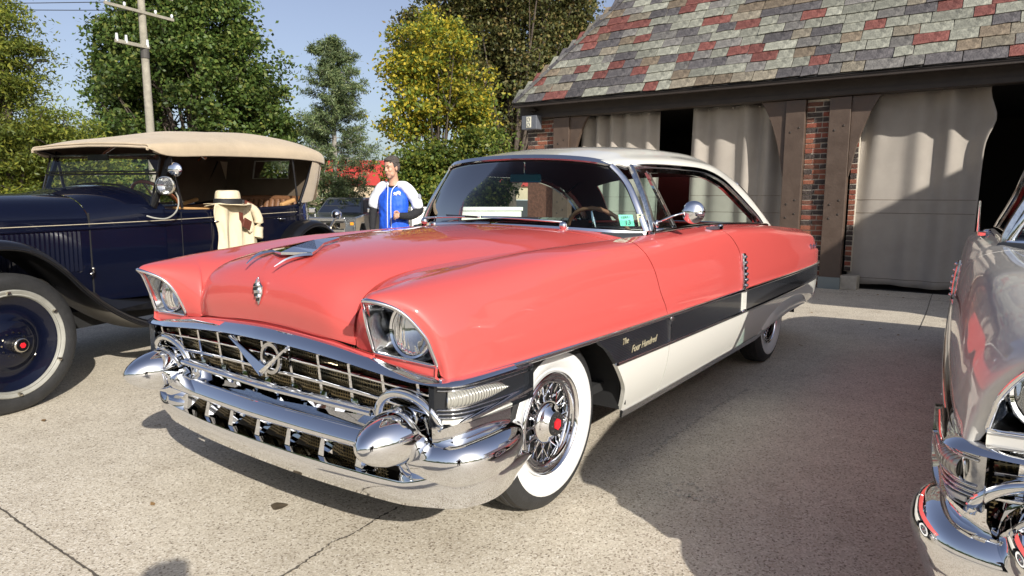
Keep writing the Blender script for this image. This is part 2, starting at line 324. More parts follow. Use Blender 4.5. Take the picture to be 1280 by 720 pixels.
def hardtop(root, P, wheel_first=None):
    """P: paints: upper, lower, roof, band; opts"""
    U, LO, RF, BD = P['upper'], P['lower'], P['roof'], P['band']
    # parametric seams on the side surface (rows 3.. map u)
    rowu = SN[:, 8, 0]; idx = np.arange(len(rowu))
    def s_at(u): return float(np.interp(-u, -rowu, idx))
    def door_front(T):
        f = T/8; return np.interp(f, [0, .3, .5, .7, 1], [s_at(-.80), s_at(-.68), s_at(-.62), s_at(-.72), s_at(-.83)])
    def door_back(T):
        f = T/8; return np.interp(f, [0, .35, .5, .65, .8, 1], [s_at(-1.72), s_at(-1.72), s_at(-1.80), s_at(-1.98), s_at(-2.03), s_at(-2.04)])
    g = .014
    for mir in (False, True):
        MB.SIDE = -1 if mir else 1; side = 1
        fen = panel('front_fender', SIDE.patch(0, lambda T: door_front(T)-g, 0, 8, 90, 44), U, root, flip=True)
        dr = panel('door', SIDE.patch(lambda T: door_front(T)+g, lambda T: door_back(T)-g, 0, 8, 44, 36), U, root, flip=True)
        qp = panel('quarter_panel', SIDE.patch(lambda T: door_back(T)+g, 18, 0, 8, 70, 36), U, root, flip=True)
        # chrome-edged dark band from wheel arch to tail
        arch = [(.70, -.13), (.655, -.215), (.575, -.30), (.44, -.42), (.288, -.475)]
        az = np.array([a[0] for a in arch])[::-1]; au = np.array([a[1] for a in arch])[::-1]
        def bandP(z0f, z1f, ua, ub, n, k, off=0, ins=None):
            P_ = []
            for i in range(n):
                r = []
                for j in range(k):
                    f = j/(k-1); e = i/(n-1)
                    u = ub*e+(1-e)*(ua if not callable(ua) else 0)
                    z = z1f(u)+(z0f(u)-z1f(u))*f
                    if callable(ua): ut = ua(z); u = ut+(ub-ut)*e; z = z1f(u)+(z0f(u)-z1f(u))*f
                    r.append((u, Vm(u)+off-(ins(z, u) if ins else 0), z))
                P_.append(r)
            return np.array(P_)
        archu = lambda z: float(np.interp(z, az, au))
        bt = lambda u: .712; bb = lambda u: .580+max(0, -u-2.5)*.008
        panel('body_band', bandP(bb, bt, archu, -.855, 12, 6, .003), RIBBED if P['ribbed'] else BD, root, flip=True, flange=.02)
        panel('body_band', bandP(bb, bt, -.862, -1.985, 14, 6, .003), BD, root, flip=True, flange=.02)
        panel('body_band', bandP(bb, bt, -2.085, -4.5, 30, 6, .003), BD, root, flip=True, flange=.02)
        rb = lambda u: float(np.interp(-u, [.3, .6, 1.57, 2.55, 2.75, 3.2, 3.7, 4.0, 4.5], [.315, .315, .332, .345, .39, .42, .42, .395, .43]))
        ins = lambda z, u: max(0, .575-z)**2*.85
        bt2 = lambda u: bb(u)-.006
        panel('rocker_panel', bandP(rb, bt2, archu, -.86, 10, 10, 0, ins), LO, root, flip=True, flange=.02)
        panel('door_lower_panel', bandP(rb, bt2, -.868, -2.02, 14, 10, 0, ins), LO, root, flip=True, flange=.02)
        panel('lower_quarter_panel', bandP(rb, bt2, -2.028, -4.52, 46, 10, 0, ins), LO, root, flip=True, flange=.02)
        S = lambda pts: [(x, y*side, z) for x, y, z in pts]
        def trim(name, pts, prof, m=CHROME, upv=(0, 0, 1), scale=None, **k): return MB().sweep(S(pts), prof, upv, scale=scale, **k).build(name, m, root, smooth=60)
        # path runs front to back: side vector = tangent x up -> +y for the left side
        us = np.linspace(.70, -4.5, 150)
        top = [(u, Vm(u)+.005, .7195) for u in us]
        trim('belt_moulding', top, [(-.010, -.010), (.006, -.012), (.012, -.008), (.014, -.002), (.011, .005), (.004, .009), (-.010, .010)])
        usb = np.linspace(-.30, -4.5, 50)
        trim('lower_moulding', [(u, Vm(u)+.001, bb(u)-.003) for u in usb], [(-.010, -.007), (.008, -.008), (.012, 0), (.008, .007), (-.010, .006)])
        usr = np.linspace(-.475, -2.72, 24)
        trim('rocker_moulding', [(u, Vm(u)-ins(rb(u), u)-.004, rb(u)-.016) for u in usr], [(-.006, -.02), (.002, -.022), (.006, -.012), (.010, .012), (.0, .018), (-.006, .016)])
        # skirt, louvre ornament, splits
        sk = []
        for i in range(22):
            e = i/21; u = -2.62-1.30*e; hgt = math.sin(PI*min(max(e, .0), 1))**.45 if 0 < e < 1 else 0
            zt = rb(u)+.01+(.545-rb(u))*hgt*.93
            sk.append([(u, Vm(u)-ins(rb(u)+(zt-rb(u))*f, u)+.004+.017*math.sin(PI*f)**.5*min(1, hgt+.05), zt+(rb(u)-zt)*f) for f in np.linspace(0, 1, 8)])
        panel('fender_skirt', np.array(sk), LO, root, flip=True, flange=.02)
        trim('band_divider', [(-.8585, Vm(-.85)+.004, .712), (-.8585, Vm(-.85)+.004, .580)], [(-.004, -.004), (.004, -.004), (.004, .004), (-.004, .004)], upv=(0, side, 0))
        pn = MB()
        zs = np.linspace(.95, .722, 12)
        base = [(-2.035+.002*k, float(SIDE.at(s_at(-2.03), 8*np.interp(z, [.722, .775, .84, .97], [1, 7/8, 6/8, 5/8]))[1])+.004, z) for k, z in enumerate(zs)]
        pn.sweep(S(base), [(-.028, -.008), (.028, -.008), (.028, .004), (.022, .010), (-.022, .010), (-.028, .004)], upv=(0, side, 0))
        lv = pn.build('louvre_ornament', CHROME2, root, smooth=30)
        for k in range(6):
            z = .930-.036*k; y = np.interp(z, zs[::-1], [p[1] for p in base][::-1])
            MB().ell((-2.03, side*(y+.014), z), (.024, .010, .012), seg=10, rings=6).build('louvre_blade', CHROME, lv, smooth=180)
        trim('divider_plate', [(-2.035, .976, .705), (-2.035, .976, .590)], [(-.040, -.008), (.040, -.008), (.036, .004), (-.036, .004)], m=LO if P['ribbed'] else CHROME, upv=(0, side, 0))
        for z in (.716, .584): MB().ell((-2.035, side*.978, z), (.048, .014, .013), seg=12, rings=6).build('divider_cap', CHROME, root, smooth=180)
        MB().ell((-.865, side*.978, .702), (.022, .008, .016), seg=10, rings=6).build('divider_cap', CHROME, root, smooth=180)
        # wheel house
        for (uc, r, tw) in ((.0, .47, .45), (-3.226, .46, .42)):
            w = MB(); w.lathe([(r, .93 if uc == 0 else .90), (r, tw), (.02, tw)], (uc, 0, .36) if side > 0 else (uc, 0, .36), 'y', 24, M=Matrix.Scale(side, 3, (0, 1, 0)), a0=-.03, a1=PI+.03)
            w.build('wheel_house', DARK, root, smooth=40)
        MB().box((-.47, side*.70, .47), (.01, .20, .15)).build('splash_guard', DARK, root)
        # -------- headlight
        rim = SN[0, :8].copy(); rim[:, 1] *= side
        loopd = np.array(curve(list(rim), 40)+[tuple(rim[7]+(rim[0]-rim[7])*f) for f in np.linspace(.1, .9, 8)])
        c0 = np.array([.700, .735*side, .858]); n = len(loopd)
        ang = np.arctan2(loopd[:, 2]-c0[2], (loopd[:, 1]-c0[1]))
        inner = np.stack([np.full(n, .70), c0[1]+.112*np.cos(ang), c0[2]+.100*np.sin(ang)], 1)
        P0 = loopd+np.array([0, 0, 0]); ctr = loopd.mean(0); P0 = loopd+(ctr-loopd)*.02
        mid = P0*.35+inner*.65
        bk = MB().grid(np.stack([P0, P0*.7+inner*.3, mid, inner, np.repeat(c0[None], n, 0)-[.02, 0, 0]]), closed=True).build('headlight', BOWL, root, smooth=60)
        MB().tube([tuple(p) for p in loopd], .0075, 6, closed=True, upv=(1, 0, 0)).build('headlight_rim', CHROME, bk, smooth=180)
        LR = Matrix.Rotation(R(-4), 3, 'Y')
        MB().lathe([(.0, -.05), (.05, -.04), (.083, .0)], (.735, .745*side, .862), 'x', 32, M=LR).build('reflector', CHROME, bk, smooth=60)
        MB().lathe([(.0, .030), (.03, .0275), (.055, .021), (.075, .010), (.084, .0)], (.738, .745*side, .862), 'x', 36, M=LR).build('lens', LENS, bk, smooth=60)
        MB().lathe([(.082, -.02), (.094, -.01), (.097, .002), (.092, .008), (.084, .004)], (.738, .745*side, .862), 'x', 36, M=LR).build('lamp_bezel', CHROME, bk, smooth=60)
        # coral apron strip below the lamp
        pts = [(.756, .50, .772), (.757, .59, .766), (.756, .73, .763), (.752, .872, .760)]
        cc = curve(pts, 16)
        panel('lamp_apron', np.array([[p, (p[0]+.004, p[1], .730)] for p in cc]), U, root, flange=.01)
        # -------- front corner: ribbed wrap with parking lamp
        K = curve([(.772, .862), (.764, .885), (.750, .906), (.728, .926), (.68, .944), (.58, .955), (.47, .96), (.375, .963)], 40)
        wrapP = []
        for i, (a, b) in enumerate(K):
            e = i/39; zl = .575+.02*e; wrapP.append([(a, b, .712+(zl-.712)*f) for f in np.linspace(0, 1, 5)])
        panel('corner_panel', np.array(wrapP), BD, root, flange=.02)
        for k in range(9):
            z = .702-.0125*k-(.0 if k < 3 else .0)
            if .628 < z < .688: continue
            MB().tube(S([(a+.002, b+.003, z) for a, b in K[4:]]), .0035, 5).build('corner_rib', CHROME2, root, smooth=180)
        MB().sweep(S([(a+.004, b+.005, .590) for a, b in K[8:34]]), [(-.004, -.006), (.004, -.006), (.004, .006), (-.004, .006)], (0, 0, 1)).build('corner_strip', P['strip'], root)
        K2 = K[12:32]
        lp = MB(); rows = []
        for i, (a, b) in enumerate(K2):
            e = i/(len(K2)-1); h = .027*(1 if e < .45 else math.sqrt(max(0, 1-((e-.45)/.55)**2)))+.0005; t_ = Vector(K2[min(i+1, 19)])-Vector(K2[max(i-1, 0)]); nn = Vector((-t_.y, t_.x)).normalized()*-1
            if nn.y < 0: nn = -nn
            nn = Vector((max(nn.x, 0), max(nn.y, 0))).normalized()
            rows.append([(a+nn.x*.024*math.cos(q), (b+nn.y*.024*math.cos(q)), .660+.006*e+h*math.sin(q)) for q in np.linspace(-PI/2, PI/2, 9)])
        rw = np.array(rows)*np.array([1, side, 1]); lp.grid(rw)
        pl = lp.build('parking_lamp', PARKLENS, root, smooth=60)
        edge = [tuple(r[0]) for r in rw]+[tuple(r[-1]) for r in rw[::-1]]
        MB().tube(edge, .006, 6, closed=True).build('parking_lamp_rim', CHROME, pl, smooth=180)
        # -------- bullet and ring
        bl = MB().lathe([(0, .196), (.018, .191), (.038, .176), (.060, .145), (.078, .104), (.090, .055), (.0945, .0), (.093, -.06), (.088, -.14), (.07, -.2)], (.778, .738*side, .520), 'x', 40).build('bumper_bullet', CHROME, root, smooth=180)
        MB().lathe([(.090, -.03), (.112, -.03), (.114, -.016), (.104, -.008), (.090, -.012)], (.72, .738*side, .525), 'x', 36).build('bullet_collar', CHROME, bl, smooth=50)
        MB().ell((.68, side*.755, .415), (.11, .10, .085), seg=20, rings=12).build('bumper_end_housing', CHROME, root, smooth=180)
        MB().ell((.80, side*.745, .604), (.030, .018, .016), seg=14, rings=8).build('bullet_boss', CHROME, bl, smooth=180)
        arc = [(.745+.03*math.sin(q), side*(.745-.150*math.cos(q)), .530+.128*math.sin(q)) for q in np.linspace(.12, PI-.25, 26)]
        MB().tube(arc, .017, 10, upv=(1, 0, 0)).build('bullet_arch', CHROME, root, smooth=180)
        if P['ribbed']: arc = [(.715, side*(.745-.125*math.cos(q)), .520+.112*math.sin(q)) for q in np.linspace(0, PI, 22)]
        if P['ribbed']: MB().tube(arc, .012, 8, upv=(1, 0, 0)).build('bullet_arch', CHROME2, root, smooth=180)
        MB().sweep(S([(a+.004, b+.008, .562+.002*i) for i, (a, b) in enumerate(K[6:])]), [(-.008, -.008), (.010, -.006), (.012, .004), (-.006, .008)]).build('corner_moulding', CHROME, root, smooth=60)
        panel('bumper_filler', np.array([[(a-.004, b-.004, .578), (a-.008, b-.006, .545), (a-.022, b-.018, .515), (a-.03, b-.03, .46)] for a, b in K[:34]]), CHROME, root, flange=0)
        # -------- bumper wing outboard of the bullet
        wp = curve([(.745, .76), (.738, .85), (.708, .920), (.645, .958), (.56, .968), (.48, .960), (.415, .945)], 34)
        prof = [(-.04, -.100), (.010, -.104), (.034, -.072), (.050, -.020), (.046, .010), (.030, .035), (.004, .052), (-.03, .058), (-.07, .060)]
        sc = [(1, 1)]*24+[(1-.5*(k/10)**2, 1-.35*(k/10)**2) for k in range(1, 11)]
        MB().sweep([(a, b*side, .452+.0008*i) for i, (a, b) in enumerate(wp)], prof, (0, 0, 1), scale=sc).build('bumper_wing', CHROME, root, smooth=180)
    MB.SIDE = 1
    # ------------------------------------------------------------ hood, cowl, trunk, roof
    def both(Pl): return np.concatenate([Pl[:, ::-1]*np.array([1, -1, 1]), Pl[:, 1:]], 1)
    hd = panel('hood', both(HOOD.patch(0, 6.96, 0, 3.985, 80, 34)), U, root, flip=True, flange=.02)
    panel('cowl', both(HOOD.patch(7.03, 8, 0, 3.99, 10, 30)), U, root, flip=True)
    E0 = SN[11:, 0]; n = 40
    ed = np.array(curve(list(SN[13:, 0]), n)); ed = ed[ed[:, 0] < -3.0]
    tk = np.array([[(p[0], p[1]*f, p[2]+.02*(1-f*f)) for f in np.linspace(-.985, .985, 20)] for p in ed])
    panel('trunk_lid', tk, U, root, flip=True)
    panel('tail_panel', np.array([[(-4.60+.03*abs(f)**3-.02*math.sin(PI*h), .80*f, .93+(.42-.93)*h) for f in np.linspace(-1, 1, 16)] for h in np.linspace(0, 1, 8)]), U, root)
    rf = panel('roof', both(ROOF.patch(0, 5, 0, 5, 60, 30)), RF, root, flip=True, flange=.012)
    for mir in (False, True):
        MB.SIDE = -1 if mir else 1
        panel('rear_pillar', ROOF.patch(5, 8, 3.3, 5, 30, 12), RF, root, flip=True, flange=.012)
    MB.SIDE = 1
    panel('roof_rear', both(ROOF.patch(5, 5.62, 0, 3.3, 8, 16)), RF, root, flip=True, flange=.012)
    MB().grid(both(ROOF.patch(5, 5.6, 0, 3.3, 8, 16))-np.array([0, 0, .022])).build('headliner_rear', HEADLINER, root, smooth=180)
    rg = both(ROOF.patch(5.64, 7.97, 0, 3.3, 26, 16)); panel('rear_window', rg, GLASS, root, flip=True, flange=0)
    MB().tube([tuple(p) for p in rg[0]]+[tuple(p) for p in rg[1:, -1]]+[tuple(p) for p in rg[-1, ::-1]]+[tuple(p) for p in rg[::-1, 0][1:-1]], .010, 6, closed=True).build('rear_window_moulding', CHROME, root, smooth=180)
    hl = both(ROOF.patch(.05, 5, 0, 4.9, 30, 16)); hl = hl-np.array([0, 0, .022]); MB().grid(hl).build('headliner', HEADLINER, root, smooth=180)
    for mir in (False, True):
        p = ROOF.patch(5, 8, 3.35, 4.9, 16, 8); p = p*np.array([1, .97, 1])-np.array([0, 0, .012]); MB.SIDE = -1 if mir else 1; MB().grid(p).build('pillar_trim', HEADLINER, root, smooth=180)
    # drip rails, side window frames, glass
    drip = [tuple(p) for p in ROOF.at(np.linspace(.15, 7.9, 70), np.full(70, 5.0))]
    for sgn in (1, -1):
        MB.SIDE = sgn; s = 1; S = lambda pts: pts
        MB().sweep(S([(x, y+.006, z-.010) for x, y, z in drip]), [(-.010, -.013), (.008, -.013), (.013, -.004), (.008, .013), (-.008, .010)], (0, 0, 1)).build('drip_rail', CHROME, root, smooth=60)
        MB().sweep(S([(x+.035, y-.008, z-.034) for x, y, z in drip[3:]]), [(-.012, -.014), (.010, -.014), (.010, .014), (-.012, .012)], (0, 0, 1)).build('side_window_frame', CHROME2, root, smooth=60)
        sill = [(-.98, .795, 1.112), (-1.4, .797, 1.125), (-1.8, .797, 1.130), (-2.2, .797, 1.128), (-2.7, .79, 1.115), (-3.1, .785, 1.098)]
        MB().sweep(S(curve(sill, 30)), [(-.028, -.012), (.024, -.012), (.026, .002), (.014, .010), (-.020, .010)], (0, 0, 1)).build('window_sill', CHROME, root, smooth=60)
        # vent window
        va, vb, vc = (-1.03, .79, 1.125), (-1.30, .79, 1.127), (-1.20, .648, 1.452); vd = (-1.06, .640, 1.455)
        MB().sweep(S([vb, vc]), [(-.007, -.009), (.007, -.009), (.007, .009), (-.007, .009)], (1, 0, 0)).build('vent_window_post', CHROME, root)
        MB().sweep(S([(vb[0]-.03, vb[1], vb[2]), (vc[0]-.03, vc[1], vc[2])]), [(-.005, -.006), (.005, -.006), (.005, .006), (-.005, .006)], (1, 0, 0)).build('vent_window_post', CHROME2, root)
        MB().add(S([va, vb, vc, vd]), [(0, 1, 2, 3)]).build('vent_window', GLASS, root)
        MB().tube(S([va, vb]), .010, 6).build('vent_window_frame', CHROME2, root, smooth=180)
        # quarter glass handle / door handle
        MB().sweep(S(curve([(-1.62, .852, 1.118), (-1.68, .885, 1.121), (-1.80, .890, 1.12), (-1.86, .865, 1.117)], 12)), [(-.007, -.009), (.007, -.009), (.007, .009), (-.007, .009)]).build('door_handle', CHROME, root, smooth=60)
        MB().ell((-1.90, s*.845, 1.125), (.030, .02, .013)).build('door_button', CHROME, root, smooth=180)
        # dark inner side trims
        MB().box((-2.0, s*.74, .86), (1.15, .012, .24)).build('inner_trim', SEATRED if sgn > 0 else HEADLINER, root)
    MB.SIDE = 1
    # windshield
    bot = np.array(curve([(-.745, 0, 1.150), (-.752, .20, 1.149), (-.775, .42, 1.143), (-.83, .62, 1.134), (-.955, .785, 1.122)], 24))
    tp = np.array(curve([(-.862, 0, 1.512), (-.868, .18, 1.509), (-.885, .36, 1.499), (-.925, .50, 1.482), (-1.02, .598, 1.452)], 24))
    def wsP(f): # smooth slight bulge
        return bot*(1-f)+tp*f+np.stack([np.full(24, .018*math.sin(PI*f)), np.linspace(0, .012, 24)*math.sin(PI*f), np.zeros(24)], 1)
    # rounded upper corner: compress v near the top at the outboard end
    G = []
    for f in np.linspace(0, 1, 18):
        p = wsP(f); k = np.linspace(0, 1, 24)
        if f > .55: q = (f-.55)/.45; lim = 1-.11*q**3; p = np.array([np.interp(k*lim, np.linspace(0, 1, 24), p[:, j]) for j in range(3)]).T
        G.append(p)
    G = both(np.array(G)); panel('windshield', G, GLASS, root, flip=True, flange=0)
    fr = [tuple(p) for p in G[0]]+[tuple(p) for p in G[1:, -1]]+[tuple(p) for p in G[-1, ::-1][1:]]+[tuple(p) for p in G[::-1, 0][1:-1]]
    nb = G.shape[1]; e_ = [tuple(p) for p in G[:, -1]]; FP = [(-.014, -.010), (.014, -.010), (.018, .0), (.010, .012), (-.012, .014), (-.018, .0)]
    for sg in (1, -1): MB().sweep([(x, y*sg, z) for x, y, z in e_], FP, (.8, 0, .6)).build('windshield_frame', CHROME, root, smooth=60)
    MB().sweep([tuple(p-np.array([.004, 0, .006])) for p in G[-1]], [(-.010, -.010), (.010, -.010), (.010, .010), (-.010, .010)], (.8, 0, .6)).build('windshield_gasket', BLACKRUB, root)
    hdr = [(x+.010, y, z+.004) for x, y, z in [tuple(p) for p in G[-1]]]
    MB().sweep(hdr, [(-.013, -.006), (.013, -.006), (.015, .006), (-.015, .008)], (.66, 0, .75)).build('windshield_header', CHROME, root, smooth=30)
    for MB.SIDE in (1, -1):
        s = 1; pil = [(-.985, s*.805, 1.10), (-.99, s*.797, 1.16), (-1.015, s*.735, 1.30), (-1.05, s*.660, 1.42), (-1.075, s*.628, 1.462)]
        MB().sweep(curve(pil, 12), [(-.012, -.016), (.012, -.016), (.014, 0), (.010, .016), (-.010, .016)], (1, 0, 0)).build('windshield_pillar', CHROME2, root, smooth=50)
    MB.SIDE = 1
    if P.get('stickers'):
        nc = G.shape[1]; mid_ = nc//2
        def gp_(y, z):
            i = np.unravel_index(np.argmin((G[:, mid_:, 1]-y)**2+(G[:, mid_:, 2]-z)**2), G[:, mid_:, 1].shape); return G[i[0], mid_+i[1]]
        for (ya, yb, za, zb, m_, nm) in ((.672, .728, 1.150, 1.208, STK, 'green_sticker'), (.745, .772, 1.150, 1.212, STK2, 'pale_sticker')):
            q = [Vector((np.interp(y, G[3, mid_:, 1], G[3, mid_:, 0])+.004, y, z)) for y, z in ((ya, za), (yb, za), (yb-.010, zb), (ya-.010, zb))]
            o = MB().add(q+[v_-Vector((.002, 0, 0)) for v_ in q], [(0, 1, 2, 3), (7, 6, 5, 4), (0, 4, 5, 1), (1, 5, 6, 2), (2, 6, 7, 3), (3, 7, 4, 0)]).build(nm, m_, root)
            X_ = (q[1]-q[0]).normalized(); Y_ = (q[3]-q[0]).normalized(); Z_ = X_.cross(Y_).normalized(); cen = (q[0]+q[2])/2+Z_*.002
            MT = lambda c_: Matrix(((X_.x, Y_.x, Z_.x, c_.x), (X_.y, Y_.y, Z_.y, c_.y), (X_.z, Y_.z, Z_.z, c_.z), (0, 0, 0, 1)))
            if nm == 'green_sticker':
                stitch('TERRA', .018, .0004, 'sticker_print', STKINK, o, MT(cen+Y_*.016)); stitch('13', .034, .0004, 'sticker_print', STKINK, o, MT(cen-Y_*.012+X_*.006), off=.0006)
            else:
                for k in range(5): MB().add([cen+X_*a+Y_*b_ for a, b_ in ((-.009, -.022+.011*k), (.009, -.020+.011*k), (.007, -.014+.011*k), (-.006, -.016+.011*k))], [(0, 1, 2, 3)]).build('sticker_print', STKBR if k % 2 else STKINK, o)
    # windshield base moulding
    bm = [(x+.020, y, z-.010) for x, y, z in [tuple(p) for p in G[0]]]
    MB().sweep(bm, [(-.024, -.010), (.024, -.004), (.020, .010), (-.020, .016)], (0, 0, 1)).build('windshield_base', CHROME, root, smooth=60)
    # wipers
    for (px, py, ex, ey) in ((-.735, -.57, -.700, -.12), (-.725, .42, -.705, -.10)):
        zb = 1.150
        MB().ell((px, py, zb), (.022, .022, .022)).build('wiper_pivot', CHROME, root, smooth=180)
        w = MB().tube([(px, py, zb+.018), ((px+ex)/2+.01, (py+ey)/2, zb+.030), (ex, ey, zb+.034)], .006, 6).build('wiper_arm', CHROME, root, smooth=180)
        MB().box(((px+2*ex)/3-.01, (py+2*ey)/3, zb+.034), (.004, .19, .006), rz=math.atan2(ex-px, -(ey-py))*.9).build('wiper_blade', BLACKRUB, w)
    # interior
    MB().box((-1.9, 0, .42), (1.6, .82, .02)).box((-2.1, 0, .35), (2.4, .70, .05)).build('floor_pan', DARK, root)
    MB().box((.2, 0, .55), (.5, .55, .30)).build('engine_bay', DARK, root)
    ds = [(x-.03, y*.97, 1.115) for x, y, z in [tuple(p) for p in G[0][::3]]]
    MB().sweep(ds, [(-.0, -.20), (.10, -.20), (.14, -.05), (.10, .0), (.0, .012)], (0, 0, 1)).build('dashboard', DASH, root, smooth=60)
    for (x, zb, zt, nm) in ((-1.95, .50, 1.05, 'front_seat'), (-2.95, .50, 1.02, 'rear_seat')):
        st = MB(); st.prism([(x, zb), (x-.02, zt), (x-.12, zt), (x-.2, zb)], -.70, .70).prism([(x+.5, zb), (x+.52, zb+.16), (x+.45, zb+.20), (x-.02, zb+.18), (x-.02, zb)], -.70, .70)
        so_ = st.build(nm, SEATRED, root, bevel=.035)
        MB().tube([(x-.07, -.68, zt), (x-.07, .68, zt)], .03, 8).build('seat_piping', SEATWHITE, so_, smooth=180)
    MB().box((-3.35, 0, 1.03), (.28, .68, .012)).build('parcel_shelf', HEADLINER, root)
    # steering wheel
    cx = Vector((-1.24, .36, 1.055)); MW = Matrix.Rotation(R(-58), 3, 'Y')
    ring = [tuple(MW @ Vector((.212*math.cos(a), .212*math.sin(a), 0))+cx) for a in np.linspace(0, 2*PI, 49)[:-1]]
    rr = [.0125+.0018*math.cos(k*PI) for k in range(48)]
    sw = MB().tube(ring[:], rr, 8, closed=True, upv=tuple(MW @ Vector((0, 0, 1)))).build('steering_wheel', P['wheelrim'], root, smooth=60)
    MB().tube([tuple(MW @ Vector((-.2, 0, 0))+cx), tuple(cx+MW @ Vector((0, 0, -.04))), tuple(MW @ Vector((.2, 0, 0))+cx)], .010, 6).ell(tuple(cx+MW @ Vector((0, 0, -.02))), (.05, .05, .03), M=MW).build('steering_spoke', CHROME, sw, smooth=180)
    MB().tube([tuple(cx), (-.85, .36, .85)], .02, 8).build('steering_column', DASH, sw, smooth=180)
    # interior mirror
    im = MB().box((-.985, .0, 1.405), (.012, .095, .026), rz=R(14)).build('interior_mirror', BLUEGLASS, root, bevel=.008)
    MB().tube([(-.975, 0, 1.43), (-.93, .03, 1.505)], .004, 5).build('mirror_stem', CHROME, im, smooth=180)
    # ------------------------------------------------------------ grille and bumper
    Zt = lambda v: .797-.034*(abs(v)/.60)**2 if abs(v) < .60 else .763-.030*(abs(v)-.60)/.30
    Ut = lambda v: .800-.02*abs(v) if abs(v) < .7 else .786-.10*(abs(v)-.7)
    vs = np.linspace(-.80, .80, 61)
    def lip(v): h = float(np.interp(abs(v), [0, .15, .29, .40, .487, .60], [.812, .808, .801, .793, .780, .772])); return h
    panel('hood_apron', np.array([[(.762, v, lip(v)-.013), (.776, v, lip(v)-.020), (.786, v, Zt(v)-.005)] for v in np.linspace(-.60, .60, 40)]), U, root, flange=.01)
    front = [(Ut(v)+.004, v, Zt(v)-.022) for v in vs]
    kk = [(.742, .895), (.70, .932), (.62, .950), (.50, .962), (.40, .968)]
    cor = curve([(Ut(.80)+.004, .80, Zt(.80)-.022)]+[(a, b+.002, .719) for a, b in [(.766, .872), (.742, .925), (.700, .940), (.60, .952), (.46, .960)]], 22)[1:]
    full = [(x, -y, z) for x, y, z in cor[::-1]]+front+cor
    fsc = [(float(np.interp(abs(p[1]), [0, .925, .962], [1, 1, .45])), float(np.interp(abs(p[1]), [0, .45, .62, .92, .962], [1, .85, .66, .46, .26]))) for p in full]
    MB().sweep(full, [(-.02, -.024), (.016, -.026), (.026, -.018), (.022, -.008), (.000, .022), (-.016, .026)], (0, 0, 1), scale=fsc).build('grille_header', CHROME, root, smooth=50)
    gz0, gz1 = .572, .0
    # grille surround bottom
    gv = np.linspace(-.60, .60, 41)
    MB().sweep([(.800-.04*abs(v), v, .570) for v in gv], [(-.03, -.010), (.016, -.012), (.022, 0), (.014, .010), (-.03, .012)]).build('grille_lower_bar', CHROME, root, smooth=50)
    for zb, um in ((.690, 0), (.630, 0)):
        vv = np.linspace(-.85, .85, 51)
        MB().sweep([(.784-.03*abs(v), v, zb-.012*(abs(v)/.6)**2) for v in vv], [(-.055, -.005), (.000, -.008), (.007, -.003), (.007, .002), (-.002, .008), (-.055, .006)]).build('grille_bar', CHROME, root, smooth=50)
    nd = 11
    for k in range(nd):
        v = (k-(nd-1)/2)*.160
        if abs(v) > .82: continue
        zt = Zt(v)-.045; zbm = .575 if abs(v) < .60 else .60
        db = MB(); x0 = .786-.03*abs(v)
        db.add([(x0-.075, v-.012, zt), (x0-.075, v+.012, zt), (x0+.008, v+.006, zt), (x0+.008, v-.006, zt), (x0-.075, v-.012, zbm), (x0-.075, v+.012, zbm), (x0-.010, v+.008, zbm), (x0-.010, v-.008, zbm)],
               [(0, 1, 2, 3), (7, 6, 5, 4), (0, 4, 5, 1), (1, 5, 6, 2), (2, 6, 7, 3), (3, 7, 4, 0)]).build('grille_divider', CHROME, root)
        if abs(v) < .6:
            MB().box((x0-.01, v+.022, .586), (.012, .02, .009), taper=.6).build('divider_foot', CHROME, root)
    # wire mesh behind the grille (two storeys)
    mm = MB()
    for v in np.arange(-.84, .841, .0135): mm.box((.705, v, .64), (.0012, .0016, .12))
    for z in np.arange(.525, .76, .0125): mm.box((.7065, 0, z), (.0012, .85, .0016))
    for v in np.arange(-.62, .621, .0135): mm.box((.735, v, .41), (.0012, .0016, .06))
    for z in np.arange(.355, .47, .0125): mm.box((.7365, 0, z), (.0012, .62, .0016))
    tag(mm.build('grille_mesh', GRILLMESH, root), kind='stuff')
    MB().box((.66, 0, .56), (.02, .84, .25)).build('radiator_cover', DARK, root)
    # bumper upper bar, between the bullets
    bv = np.linspace(-.66, .66, 45)
    bu = lambda v: .820-.05*abs(v)**1.6
    MB().sweep([(bu(v), v, .475) for v in bv], [(-.05, -.036), (.004, -.036), (.022, -.028), (.029, -.014), (.024, -.002), (.006, .022), (-.014, .036), (-.05, .038)], (0, 0, 1)).build('bumper_upper_bar', CHROME, root, smooth=180)
    MB().grid(np.array([[(bu(v)-.010, v, .509), (bu(v)-.035, v, .516), (.745, v, .538), (.715, v, .552)] for v in bv])).build('bumper_shelf', CHROME, root, smooth=180)
    # lower bar wraps right round
    lb = curve([(.842, 0), (.838, .25), (.822, .50), (.795, .72), (.755, .85), (.69, .935), (.60, .975), (.50, .985), (.40, .975)], 60)
    lb = [(a, -b) for a, b in lb[::-1]]+lb[1:]
    lz = lambda b, i: .330
    n = len(lb); up_ = []
    sc = []; path = []
    for i, (a, b) in enumerate(lb):
        e = abs(i-(n-1)/2)/((n-1)/2); zz = .332+.030*max(0, e-.45)**1.3; path.append((a, b, zz+.05*max(0, e-.72))); k = 1+.42*min(1, max(0, (e-.40)/.14))**1.5-1.0*max(0, (e-.76)/.24)**2; sc.append((1, k+.06)); path[-1] = (path[-1][0], path[-1][1], path[-1][2]+.024*min(1, max(0, (e-.40)/.14)))
    MB().sweep(path, [(-.045, -.036), (-.030, -.056), (-.012, -.052), (.008, -.016), (.020, .020), (.014, .036), (-.045, .040)], (0, 0, 1), scale=sc).build('bumper_lower_bar', CHROME, root, smooth=50)
